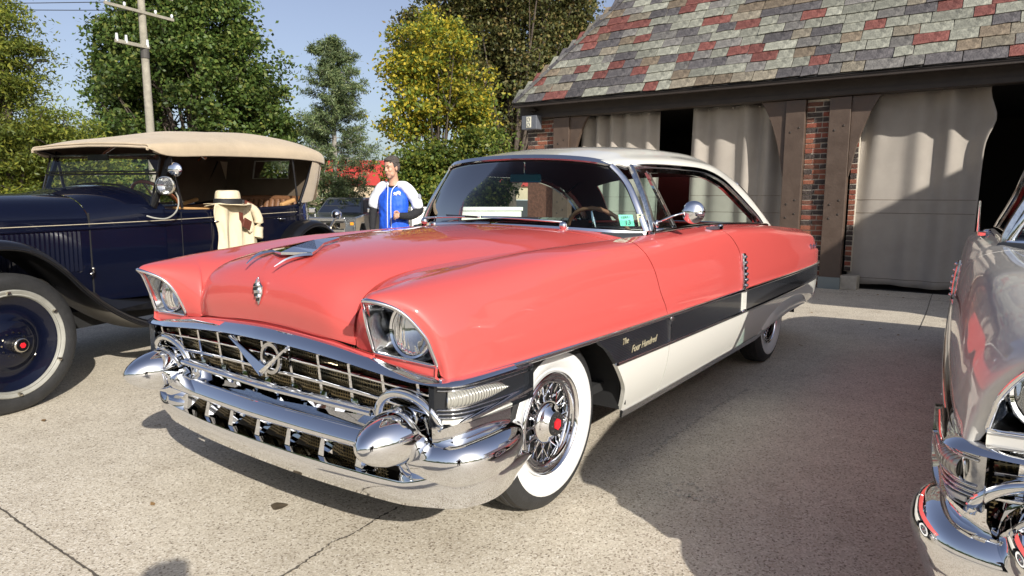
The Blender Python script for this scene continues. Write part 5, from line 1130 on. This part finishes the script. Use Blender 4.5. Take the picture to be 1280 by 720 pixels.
def tree(label, base, blobs, m, seed, nclump, per, lsize, crad, trunk_r, trunk_h, cat='tree', name='leafy_tree', bark=BARK, droop=0, flat=.5, nlimb=16, shell=.55, lean=(0, 0), clump_flat=.7, stretch=1.0, asp=.62, group=None, depth=None):
    """blobs: (lateral, height, r_lateral, r_height) metres relative to the base"""
    rg = np.random.default_rng(seed); t = thing(name, label, cat, base, group=group)
    vol = np.array([b[2]*b[3] for b in blobs]); vol = vol/vol.sum(); cc = []
    while len(cc) < nclump:
        b = blobs[rg.choice(len(blobs), p=vol)]; q = rg.normal(size=3); q /= np.linalg.norm(q); q *= rg.uniform(shell, 1.0)**.6*(1 if rg.random() > .22 else rg.uniform(1.1, 1.35))
        rd = depth or (b[2]*.9)
        p = RT*(b[0]+q[0]*b[2])+FW*(q[1]*rd)+Vector((0, 0, b[1]+q[2]*b[3])); cc.append(p)
    cc = np.array([tuple(p) for p in cc])
    cen = cc.repeat(per, 0); sc = (crad*rg.uniform(.6, 1.25, size=len(cc))).repeat(per)[:, None]
    off = rg.normal(size=cen.shape)*.52; off[:, 2] *= clump_flat
    ang = rg.uniform(0, 2*PI, size=len(cc)).repeat(per); ax = np.stack([np.cos(ang), np.sin(ang), -.25*np.ones_like(ang)], 1); off += ax*(off*ax).sum(1, keepdims=True)*(stretch-1)
    off[:, 2] -= droop*.4*np.abs(off[:, 0])
    leaves('crown', cen+off*sc, lsize, m, t, rg=rg, droop=droop, flat=flat, asp=asp)
    b = MB(); r = random.Random(seed)
    top = max(q[1]+q[3]*.6 for q in blobs)
    tp = [(0, 0, -.3), (r.uniform(-.05, .05)+lean[0]*.3, r.uniform(-.05, .05), trunk_h*.5), (lean[0]*.6, lean[1]*.6, trunk_h), (lean[0], lean[1], trunk_h+(top-trunk_h)*.5), (lean[0]*1.2, lean[1]*1.2, top)]
    tc = curve(tp, 14); b.tube(tc, [trunk_r*(1.25 if i == 0 else 1)*(1-.88*i/13) for i in range(14)], 10)
    idx = rg.choice(len(cc), size=min(nlimb, len(cc)), replace=False)
    limbs = []
    for i in idx:
        e = Vector(cc[i]); f = min(max((e.z*.55)/top, trunk_h/top*.7), .9); s_ = Vector(tc[int(f*13)]); mid = s_*.45+e*.55+Vector((0, 0, -abs(e.x-s_.x)*.12+r.uniform(-.2, .3)))
        c_ = curve([tuple(s_), tuple(mid), tuple(e)], 8); rr = trunk_r*.36; b.tube(c_, [rr*(1-.85*k/7) for k in range(8)], 6); limbs.append(c_)
    for i in range(len(cc)):
        if i % 2: continue
        e = Vector(cc[i]); lb = min(limbs, key=lambda L_: (Vector(L_[5])-e).length); s_ = Vector(lb[4]); 
        if (s_-e).length < 3.2: b.tube([tuple(s_), tuple((s_+e)/2+Vector((r.uniform(-.1, .1), r.uniform(-.1, .1), .12))), tuple(e)], [trunk_r*.12, trunk_r*.08, trunk_r*.03], 5)
    b.build('trunk', bark, t, smooth=60); return t
MAPLE = leafmat('dark_maple_leaves', [(0, (.035, .065, .014)), (.45, (.070, .118, .024)), (.8, (.12, .165, .035)), (1, (.20, .21, .05))])
YEL = leafmat('yellow_maple_leaves', [(0, (.08, .13, .025)), (.35, (.17, .22, .035)), (.6, (.36, .34, .04)), (1, (.58, .44, .045))], .45)
YGR = leafmat('green_lower_leaves', [(0, (.055, .095, .018)), (.5, (.13, .19, .035)), (1, (.30, .30, .05))], .4)
OLIVE = leafmat('olive_autumn_leaves', [(0, (.050, .062, .022)), (.5, (.105, .115, .038)), (.8, (.17, .155, .05)), (1, (.23, .16, .06))])
LOC = leafmat('locust_leaves', [(0, (.07, .10, .018)), (.5, (.155, .20, .032)), (1, (.30, .30, .045))], .4)
PINE = leafmat('pine_needles', [(0, (.050, .080, .034)), (.6, (.105, .145, .058)), (1, (.19, .22, .085))], .15)
k = .0353
B = lambda px, py, rx, ry, x0, kk, z0: ((px-x0)*kk, 1.29+(246-py)*kk-z0, rx*kk, ry*kk)
bm_ = [B(*q, 245, .0353, -.6) for q in ((245, 140, 105, 100), (165, 125, 38, 60), (170, 205, 52, 45), (318, 175, 50, 62), (245, 50, 72, 62), (225, -10, 55, 45), (280, 95, 60, 60), (165, 40, 28, 40))]
tree('tall dark green maple with dense crown behind the utility pole', (-14.07, -26.7, -.6), bm_, MAPLE, 11, 560, 185, .098, .66, .28, 2.6, nlimb=26)
bp = [B(*q, 548, .0235, -.1) for q in ((545, 75, 52, 52), (530, 110, 46, 50), (575, 125, 42, 48), (545, 45, 42, 26), (520, 150, 38, 26), (590, 140, 25, 28), (492, 78, 14, 10), (503, 44, 14, 9), (607, 100, 14, 12), (600, 128, 18, 12), (494, 118, 16, 11), (530, 20, 14, 8))]
tree('bright yellow maple with green lower branches left of the garage', (-12.8, -11.3, -.3), bp, YEL, 12, 180, 115, .062, .38, .13, 2.2, nlimb=22, shell=.25)
bp = [B(*q, 548, .0225, -.1) for q in ((520, 225, 38, 30), (570, 215, 42, 34), (600, 185, 30, 40), (545, 195, 40, 28), (500, 215, 22, 28), (610, 225, 26, 26), (585, 235, 40, 24))]
tree('bushy green and yellow shrub right behind the standing man', (-12.2, -10.6, -.3), bp, YGR, 13, 200, 120, .060, .38, .06, .8, cat='shrub', name='leafy_shrub', nlimb=14, shell=.3)
bp = [B(*q, 640, .040, -.4) for q in ((640, 60, 62, 75), (560, 30, 45, 45), (700, 50, 34, 55), (640, -10, 80, 45), (665, 115, 50, 40), (600, 100, 45, 45), (535, 55, 38, 34), (520, 85, 22, 26), (708, 20, 30, 40), (620, 160, 30, 25), (725, 70, 22, 40))]
tree('huge olive brown tree rising behind the yellow maple and garage', (-25.5, -17.8, -.6), bp, OLIVE, 14, 640, 130, .095, .72, .34, 3.0, nlimb=44, shell=.2, droop=.8, lean=(.4, .2))
bp = [B(*q, 20, .0176, 0) for q in ((15, 60, 46, 50), (60, 150, 62, 34), (20, 160, 60, 40), (95, 165, 38, 22), (10, 10, 30, 50), (60, 210, 50, 26), (-30, 100, 50, 60), (0, 215, 30, 30))]
tree('yellow green honey locust with feathery layered foliage at the left edge', (-3.5, -15.35, -.5), bp, LOC, 15, 340, 185, .052, .44, .15, 2.0, nlimb=24, clump_flat=.32, stretch=1.8, asp=.35, droop=.7, shell=.25)
bp = [B(*q, 110, .024, -.3) for q in ((110, 200, 50, 35), (140, 225, 40, 25), (60, 225, 50, 24))]
tree('mid green bush between the locust and the maple', (-7.0, -20.3, -.6), bp, YGR, 16, 130, 130, .07, .45, .08, .8, cat='shrub', name='leafy_shrub', nlimb=10)
# two-stemmed bare branch reaching from the yellow tree
# pine: whorls of drooping branches with needle tufts
pt = thing('pine_tree', 'blue green pine with open whorled branches and pale trunk', 'tree', (-16.35, -20.13, -.6)); rg = np.random.default_rng(5); b = MB(); Hh = 8.15; cen = []
b.tube(curve([(0, 0, -.2), (.05, .03, 3), (-.03, .0, 6), (0, 0, Hh)], 14), [.16*(1-.9*i/13) for i in range(14)], 10)
for w in range(26):
    z = .9+w*.28; f = z/Hh; L = (2.3*(1-f)**.50+.20)*(1.0 if w > 5 else .62)*(.75+.5*rg.random())
    for j in range(rg.integers(4, 7)):
        a = rg.uniform(0, 2*PI); l_ = L*rg.uniform(.55, 1.12); e = Vector((math.cos(a)*l_, math.sin(a)*l_, z+l_*.16)); s_ = Vector((0, 0, z)); c_ = curve([tuple(s_), tuple((s_+e)/2-Vector((0, 0, .06*l_))), tuple(e)], 7)
        b.tube(c_, [.028*(1-f*.6)*(1-.8*q/6) for q in range(7)], 5)
        for q in range(2, 7):
            for _ in range(3):
                p = Vector(c_[q])+Vector(rg.normal(size=3)*.16*(.4+.6*(1-f))); cen.append((p, .17)); b.tube([c_[q], tuple(p)], [.006, .003], 3)
b.build('trunk', BARK2, pt, smooth=60)
cn = np.array([tuple(p) for p, _ in cen]); cn = cn.repeat(26, 0)+rg.normal(size=(len(cn)*26, 3))*np.array([.085, .085, .065]); leaves('crown', cn, .085, PINE, pt, asp=.20, flat=.1, rg=rg)
# distant tree belt all round the lot
rg = np.random.default_rng(77); n = 26000; a = rg.uniform(0, 2*PI, n); hgt = 4.2+1.6*np.sin(a*7)+1.2*np.sin(a*17+1)+1.0*np.sin(a*41); beh = (np.cos(a-R(40)) > -.2); hgt = hgt+beh*3.5
rr = 75+rg.normal(size=n)*4; zz = rg.uniform(0, 1, n)**.8*hgt
o = leaves('far_tree_belt', np.stack([rr*np.cos(a)-8, rr*np.sin(a)-8, zz-.6], 1), .75, MAPLE, None, rg=rg); tag(o, kind='stuff')
# ================================================================= utility pole and wires
up_ = thing('utility_pole', 'weathered grey wooden utility pole with crossarms in front of the tall maple', 'pole', (-8.96, -20.10, -.6))
PW = mat('weathered_pole_wood', (.27, .25, .20), .95, var=.2, vscale=5, bump=.6, bscale=18); PORC = mat('porcelain', (.60, .62, .64), .2)
pb = MB().tube([(0, 0, -.2), (-.02, -.12, 4), (-.06, -.30, 9.6)], [.14, .125, .10], 14).build('pole', PW, up_, smooth=60)
MB().lathe([(.125, -.14), (.127, .14)], (-.03, -.17, 6.35), seg=16).build('pole_band', mat('dark_band', (.06, .055, .05), .7), up_)
ca = Vector((math.cos(R(188.4)), math.sin(R(188.4)), 0))
ends = []
for z, L in ((7.60, 1.15), (8.25, 1.15)):
    p = Vector((-.04, -.22, z)); q = p+Vector((.10, .11, 0)); x = MB().box(tuple(q), (L, .035, .042), rz=R(188.4)).build('crossarm', PW, up_)
    for s_ in (-.95, -.45, .45, .95): e = q+ca*s_*L; ends.append(e+Vector((0, 0, .17))); MB().lathe([(0, .17), (.035, .16), (.045, .10), (.03, .05), (.012, .04), (.012, 0)], tuple(e), seg=10).build('insulator', PORC, x, smooth=60)
q = Vector((-.03, -.17, 6.55))+Vector((.1, .11, 0)); x = MB().box(tuple(q+ca*-.35), (.55, .04, .05), rz=R(188.4)).build('crossarm', PW, up_)
for s_ in (-.85, -.55, .15): e = q+ca*s_; MB().tube([tuple(e), tuple(e+Vector((.02, .05, .22)))], [.05, .035], 8).build('cutout', PORC, x, smooth=60)
LINE = mat('black_wire', (.02, .02, .02), .6)
far = Vector((32, -52, 5.5)); base = Vector((-8.96, -20.10, -.6))
for i, e in enumerate(ends[:3]+ends[4:6]):
    a_ = base+e; c_ = far+Vector((i*.6, -i*.2, .5*(i % 3)))
    pts = [tuple(a_+(c_-a_)*f-Vector((0, 0, 2.0*4*f*(1-f)*.5))) for f in np.linspace(0, 1, 24)]
    w = MB().tube(pts, .012, 4).build('power_line', LINE); tag(w, ['thin power line from the far left end of the lower crossarm', 'thin power line from the second insulator of the lower crossarm', 'thin power line from the third insulator of the lower crossarm', 'thin power line from the left end of the top crossarm', 'thin power line from the second insulator of the top crossarm'][i], 'power line', 'overhead power lines')
sl_ = thing('lot_lamp', 'two-headed dark parking lot lamp showing in the sky gap above the locust', 'lamp', (-11.2, -35.5, -.6))
MB().tube([(0, 0, 0), (0, 0, 8.0)], .07, 8).build('post', DARK, sl_)
for s_, dz in ((-1, 0), (1, .1)): hd_ = MB().tube([(0, 0, 7.7), tuple(RT*s_*.3+Vector((0, 0, 8.1)))], .04, 6).build('arm', DARK, sl_); MB().box(tuple(RT*s_*.55+Vector((0, 0, 8.05+dz))), (.30, .12, .06), rz=math.atan2(RT.y, RT.x), M=None).build('lamp_head', DARK, hd_)
# ================================================================= pickup truck (lower part of the lot)
tk_ = thing('pickup_truck', 'dark grey pickup truck parked beyond the antique car', 'truck', (-14.55, -17.55, -.60), R(33))
TG = mat('dark_grey_paint', (.075, .080, .085), .3, coat=.8); TGL = glass('truck_glass', (.25, .30, .32), refl=.35)
# x forward, y left; wheelbase 3.6, front axle at x=1.0
half = [(1.98, .55), (2.0, .80), (1.97, 1.12), (1.86, 1.20), (.75, 1.27), (.70, 1.28), (-1.0, 1.30), (-3.6, 1.30), (-3.62, .60), (-3.3, .50), (-3.0, .52), (-2.95, .75), (-2.75, .93), (-2.35, .93), (-2.15, .75), (-2.1, .48), (.52, .46), (.58, .75), (.78, .95), (1.2, .95), (1.42, .75), (1.48, .50)]
MB().prism(half, -.98, .98).build('body', TG, tk_, bevel=.05)
cab = [(.55, 1.29, .86), (-.15, 1.80, .68), (-.30, 1.86, .66), (-1.55, 1.87, .66), (-1.85, 1.80, .68), (-2.05, 1.30, .86)]
vs = [(x, y, z) for x, z, y in cab]+[(x, -y, z) for x, z, y in cab]
MB().add(vs, [(0, 1, 7, 6), (1, 2, 8, 7), (2, 3, 9, 8), (3, 4, 10, 9), (4, 5, 11, 10), (0, 5, 4, 3, 2, 1), (6, 7, 8, 9, 10, 11)]).build('cab', TG, tk_, bevel=.03)
MB().add([(.545, .78, 1.33), (.545, -.78, 1.33), (-.10, -.62, 1.80), (-.10, .62, 1.80)], [(0, 1, 2, 3)]).build('windshield', DASH if False else TGL, tk_)
MB().box((.22, 0, 1.55), (.02, .64, .02), M=Matrix.Rotation(R(36), 3, 'Y')).build('dash_top', DASH, tk_)
for s_ in (1, -1):
    for a_, b__, c_, e in ((.38, -.62, -.10, -.60), (-.70, -1.80, -.68, -1.72)):
        MB().add([(a_, s_*.875, 1.34), (b__, s_*.875, 1.34), (e, s_*.695, 1.78), (c_, s_*.705, 1.76)], [(0, 1, 2, 3)]).build('side_window', DASH, tk_)
    MB().box((.28, s_*1.08, 1.40), (.07, .13, .09)).build('door_mirror', CHROME, tk_, bevel=.03)
    h = MB().box((1.93, s_*.80, .98), (.06, .16, .20)).build('headlight', LENS, tk_, bevel=.02); MB().box((1.985, s_*.86, .98), (.01, .06, .05)).build('indicator', mat('amber_lens', (.7, .28, .02), .3), h)
    for x in (1.0, -2.55):
        w = MB().lathe([(.24, .10), (.34, .12), (.38, .08), (.385, -.08), (.34, -.12)], (x, s_*.86, .385), 'y', 28).build('wheel', BLACKRUB, tk_, smooth=50); MB().lathe([(.245, .08*s_), (.22, .09*s_), (.10, .03*s_), (0, .05*s_)], (x, s_*.87, .385), 'y', 20).build('rim', CHROME2, w, smooth=50)
    MB().box((-.1, s_*.985, 1.02), (.09, .012, .02)).build('door_handle', DARK, tk_)
MB().box((2.0, 0, .92), (.03, .62, .26)).build('grille', CHROME2, tk_, bevel=.02)
for z in (.80, .92, 1.04): MB().box((2.035, 0, z), (.01, .60, .03)).build('grille_slot', DARK, tk_)
MB().box((2.06, 0, .58), (.09, .96, .12)).build('bumper', CHROME, tk_, bevel=.03)
MB().box((2.155, .0, .60), (.008, .15, .075)).build('number_plate', WHITEP, tk_)
# a few fallen leaves blown against the garage and the wall
rg = np.random.default_rng(31); n = 170
pts = np.concatenate([np.stack([-8.30+np.abs(rg.normal(size=90))*.25, rg.uniform(-4.5, 3.5, 90), np.full(90, .012)], 1), np.stack([rg.uniform(-7.8, -5.0, 50), rg.uniform(-3, 3.2, 50), np.full(50, .012)], 1), np.stack([rg.uniform(-5, 2.2, 30), rg.uniform(-4, 2.2, 30), np.full(30, .010)], 1)])
o = leaves('fallen_leaves', pts, .022, mat('dry_leaf', (.22, .13, .05), .8, var=.4, vscale=20), None, flat=6, rg=rg); tag(o, kind='stuff')
# ================================================================= standing man
SKIN = mat('person_skin', (.56, .31, .21), .5, var=.06, vscale=30); HAIR = mat('greying_hair', (.085, .070, .060), .7, var=.5, vscale=120, bump=.8, bscale=160)  # skin is an even tone with faint random mottling
BLUE = mat('royal_blue_jersey', (.014, .10, .66), .65, var=.10, vscale=7, bump=.15, bscale=60); WHT = mat('white_jersey_cloth', (.74, .75, .78), .75, var=.04, vscale=8); BLK = mat('black_undershirt', (.014, .014, .016), .85, bump=.3, bscale=50)
DENIM = mat('dark_denim', (.03, .04, .07), .9); SHOE = mat('dark_shoe', (.03, .025, .02), .6)
man = thing('person', 'man in blue and white baseball jersey over black sleeves, looking down to the left', 'person', (-3.50, -3.66, 0), R(22)); man.scale = (.98, .93, 1)
CIR = [(math.cos(2*PI*j/20), math.sin(2*PI*j/20)) for j in range(20)]
def limb(b, path, rad, n=14, upv=(1, 0, 0)):
    c = curve(path, n); k = np.linspace(0, len(rad)-1, n); rr = cr(np.array([r if isinstance(r, tuple) else (r, r) for r in rad]), k); b.sweep(c, CIR, upv, scale=[tuple(q) for q in rr])
    for e, r in ((c[0], rr[0]), (c[-1], rr[-1])): b.ell(e, (max(r)*.98 if False else min(r), max(r), min(r)), seg=14, rings=8)
def remesh(o, v, sm=3):
    m = o.modifiers.new('remesh', 'REMESH'); m.mode = 'VOXEL'; m.voxel_size = v; m.use_smooth_shade = True
    s = o.modifiers.new('smooth', 'SMOOTH'); s.iterations = sm; s.factor = .5; return o
HR = Matrix.Rotation(R(-22), 3, 'Z') @ Matrix.Rotation(R(9), 3, 'Y'); HC = Vector((.050, 0, 1.635))
def hp(x, y, z): return tuple(HC+HR @ Vector((x, y, z)))
b = MB()
# head: skull, jaw, brow, nose, cheeks, ears, neck
b.ell(hp(-.012, 0, .035), (.098, .078, .098), M=HR, seg=20, rings=14); b.ell(hp(.022, 0, -.045), (.066, .060, .078), M=HR, seg=18, rings=12); b.ell(hp(.055, 0, -.098), (.026, .028, .024), M=HR)
b.ell(hp(.066, 0, .030), (.022, .055, .016), M=HR); b.ell(hp(.088, 0, -.004), (.015, .0095, .030), M=HR @ Matrix.Rotation(R(-18), 3, 'Y')); b.ell(hp(.097, 0, -.022), (.0135, .0135, .010), M=HR)
for s in (1, -1): b.ell(hp(.052, s*.036, -.022), (.030, .024, .024), M=HR); b.ell(hp(-.012, s*.080, -.008), (.020, .008, .032), M=HR); b.ell(hp(.028, s*.044, -.070), (.034, .018, .030), M=HR)
b.ell(hp(.079, 0, -.055), (.014, .025, .007), M=HR); b.ell(hp(.076, 0, -.067), (.013, .022, .007), M=HR)
limb(b, [(-.025, 0, 1.40), (-.015, 0, 1.50), tuple(HC+Vector((-.02, 0, -.03)))], [(.075, .07), (.058, .062), (.058, .062)], 8)
# torso, legs
limb(b, [(-.01, 0, .86), (0, 0, 1.0), (0, 0, 1.2), (-.01, 0, 1.32), (-.02, 0, 1.40)], [(.165, .11), (.16, .115), (.160, .110), (.155, .095), (.09, .06)], 14)
for s in (1, -1): limb(b, [(-.0, s*.09, .90), (.01, s*.10, .50), (-.01, s*.11, .09)], [.085, .058, .04], 12); b.ell((.05, s*.115, .045), (.12, .042, .04))
# arms: his left is bent across the belly, his right hangs
AL = [(-.01, .165, 1.385), (-.045, .275, 1.27), (-.055, .325, 1.135), (.07, .265, 1.075), (.185, .155, 1.075)]; AR = [(-.01, -.165, 1.385), (-.02, -.255, 1.28), (-.015, -.285, 1.15), (.015, -.285, 1.03), (.05, -.275, .90)]
limb(b, AL, [.040, .045, .044, .038, .028], 20); limb(b, AR, [.040, .045, .044, .038, .028], 20)
def hand(b, W_, fx, fy, curl):
    """palm from the wrist along fx, thumb side fy"""
    fx, fy = Vector(fx).normalized(), Vector(fy); fy = (fy-fx*fy.dot(fx)).normalized(); fz = fx.cross(fy); W_ = Vector(W_); MM = Matrix((fx, fy, fz)).transposed()
    b.ell(tuple(W_+fx*.045), (.050, .041, .017), M=MM, seg=14, rings=8)
    for k, (o_, L) in enumerate(((.030, .072), (.010, .080), (-.010, .074), (-.029, .058))):
        p = W_+fx*.082+fy*o_; pts = [p-fx*.02]; ang = .25
        for q in range(3): ang += curl[q]; pts.append(pts[-1]+(fx*math.cos(ang)-fz*math.sin(ang))*L*(.46, .32, .26)[q]*(1.35 if q == 0 else 1.05))
        b.tube([tuple(q) for q in pts], [.0105, .0098, .0088, .0068], 8); b.ell(tuple(pts[-1]), (.0068, .0068, .0068), seg=8, rings=6)
    p = W_+fx*.015+fy*.026; pts = [p, p+fx*.030+fy*.028-fz*.008, p+fx*.062+fy*.034-fz*.022, p+fx*.086+fy*.026-fz*.034]; b.tube([tuple(q) for q in pts], [.013, .0118, .0102, .0078], 8); b.ell(tuple(pts[-1]), (.0078, .0078, .0078), seg=8, rings=6)
hand(b, (.175, .163, 1.075), (.75, -.62, .03), (.25, .15, .95), (.5, .75, .55)); hand(b, (.048, -.275, .905), (.15, .03, -1), (.95, .1, .1), (.3, .35, .3))
remesh(b.build('body', SKIN, man, smooth=180), .0062, 2)
EYEM = mat('eye', (.03, .02, .015), .2); LIP = mat('lips', (.36, .12, .10), .5)
fc = MB()
for s in (1, -1): fc.ell(hp(.0765, s*.030, .008), (.010, .013, .0045), M=HR)
fc.build('eyes', EYEM, man, smooth=180)
fc = MB()
for s in (1, -1): fc.sweep([hp(.089, s*.012, .030), hp(.087, s*.030, .036), hp(.074, s*.049, .030)], [(-.003, -.002), (.003, -.002), (.003, .002), (-.003, .002)])
fc.build('eyebrows', HAIR, man, smooth=60)
MB().sweep([hp(.082, -.026, -.057), hp(.0925, -.010, -.0615), hp(.0925, .010, -.0615), hp(.082, .026, -.057)], [(-.002, -.002), (.002, -.002), (.002, .002), (-.002, .002)]).build('mouth', LIP, man, smooth=60)
hb = MB(); hb.ell(hp(-.026, 0, .056), (.094, .082, .080), M=HR, seg=20, rings=14); hb.ell(hp(-.062, 0, .012), (.062, .078, .085), M=HR); hb.ell(hp(.050, .012, .100), (.042, .056, .026), M=HR)
for s in (1, -1): hb.ell(hp(-.005, s*.074, .030), (.032, .013, .038), M=HR)
rg = np.random.default_rng(3)
for _ in range(90):
    q = rg.normal(size=3); q[2] = abs(q[2]); q /= np.linalg.norm(q); p = Vector((-.026+q[0]*.094, q[1]*.082, .056+q[2]*.080)); hb.ell(hp(*p), (.016, .010, .009), M=HR @ Matrix.Rotation(float(rg.uniform(0, 3)), 3, 'Z'), seg=8, rings=6)
remesh(hb.build('hair', HAIR, man, smooth=180), .006, 1)
# clothes
jb = MB(); limb(jb, [(-.01, 0, .80), (0, 0, .90), (0, 0, 1.05), (.0, 0, 1.22), (-.01, 0, 1.31), (-.018, 0, 1.365), (-.018, 0, 1.375)], [(.205, .135), (.20, .14), (.192, .14), (.198, .138), (.190, .128), (.135, .095), (.115, .080)], 22)
def wrinkle(o, st, sc):
    t = bpy.data.textures.new('fold', 'CLOUDS'); t.noise_scale = sc; m = o.modifiers.new('fold', 'DISPLACE'); m.texture = t; m.strength = st; m.mid_level = .5; m.texture_coords = 'GLOBAL'; return o
j = wrinkle(remesh(jb.build('jersey', BLUE, man, smooth=180), .012, 2), .035, .09)
for s, A in ((1, AL), (-1, AR)):
    sb = MB(); limb(sb, [(-.02, s*.090, 1.432), (-.015, s*.165, 1.405), tuple(Vector(A[1])+Vector((0, s*.0, 0))), tuple(Vector(A[1])*.45+Vector(A[2])*.55)], [(.050, .062), (.068, .074), (.072, .070), (.076, .074)], 16)
    wrinkle(remesh(sb.build('jersey_sleeve', WHT, man, smooth=180), .010, 2), .018, .08)
    ub = MB(); n0 = 2; limb(ub, [tuple(Vector(A[1])*.3+Vector(A[2])*.7), A[2], A[3], tuple(Vector(A[3])*.12+Vector(A[4])*.88)], [.056, .058, .050, .038], 14)
    wrinkle(remesh(ub.build('undershirt_sleeve', BLK, man, smooth=180), .009, 1), .012, .04)
MB().sweep([(.062*math.cos(a)-.012, .072*math.sin(a), 1.452-.020*(1+math.cos(a))) for a in np.linspace(0, 2*PI, 21)[:-1]], [(-.008, -.012), (.008, -.012), (.008, .012), (-.008, .012)], (0, 0, 1), closed=True).build('undershirt_collar', BLK, man, smooth=60)
def onchest(y, z):
    zz = [.80, .90, 1.05, 1.22, 1.36, 1.445, 1.475]; w = np.interp(z, zz, [.205, .20, .192, .198, .195, .135, .085]); dd = np.interp(z, zz, [.135, .14, .14, .138, .128, .098, .078]); return (np.interp(z, zz, [-.01, 0, 0, 0, -.01, -.018, -.018])+dd*math.sqrt(max(0, 1-(y/w)**2))+.004, y, z)
for pts in ([(-.055, 1.465), (-.03, 1.42), (-.018, 1.36), (-.018, 1.2), (-.02, 1.0), (-.02, .85)], [(.10, 1.445), (.055, 1.405), (.030, 1.34), (.028, 1.2), (.03, 1.0), (.03, .85)]):
    MB().sweep(curve([onchest(y, z) for y, z in pts], 30), [(-.004, -.004), (.004, -.004), (.004, .004), (-.004, .004)], (1, 0, 0)).build('piping', WHT, man, smooth=60)
em = [(-.030, .0), (-.018, .010), (-.006, .006), (.004, .016), (.018, .020), (.030, .012), (.034, .0), (.026, -.004), (.034, -.016), (.024, -.014), (.014, -.006), (.002, -.006), (-.006, -.020), (-.014, -.008), (-.028, -.018), (-.022, -.006)]
eb = MB(); eb.prism([(a, b_) for a, b_ in em], -.003, .003, 'x'); eo = eb.build('chest_emblem', WHT, man); p = onchest(.10, 1.335); eo.location = (p[0]+.010, p[1], p[2]); eo.rotation_euler = (0, 0, R(32)); eo.scale = (1, 1.5, 1.5)
pb = MB().lathe([(0, .004), (.030, .003), (.031, 0)], (0, 0, 0), 'y', 20).build('sleeve_patch', mat('grey_patch', (.35, .37, .42), .7), man); p = Vector(AL[1]); pb.location = (p.x+.02, p.y+.072, p.z+.03); pb.rotation_euler = (R(8), 0, R(-15))
tb_ = MB()
for s in (1, -1): limb(tb_, [(0, s*.085, .92), (.01, s*.10, .50), (-.01, s*.11, .08)], [(.105, .11), .080, .062], 12)
limb(tb_, [(-.01, 0, .80), (-.01, 0, .97)], [(.18, .125), (.175, .12)], 6); remesh(tb_.build('trousers', DENIM, man, smooth=180), .012, 1)
for s in (1, -1): MB().ell((.06, s*.115, .045), (.14, .052, .048)).build('shoe', SHOE, man, smooth=180)
# the one taking the picture, behind the camera: only the shadow on the concrete shows
ph = man.copy(); C.objects.link(ph); ph.location = (2.53, 2.44, 0); ph.rotation_euler = (0, 0, yaw); ph.scale = (.83, .83, .83)
tag(ph, 'person taking the photo, showing only as a head shadow at the bottom edge', 'person')
for ch in list(man.children):
    c_ = ch.copy(); C.objects.link(c_); c_.parent = ph
    if ch.name.split('.')[0] not in ('body', 'eyes', 'mouth', 'hair'): c_.material_slots[0].link = 'OBJECT'; c_.material_slots[0].material = BLK
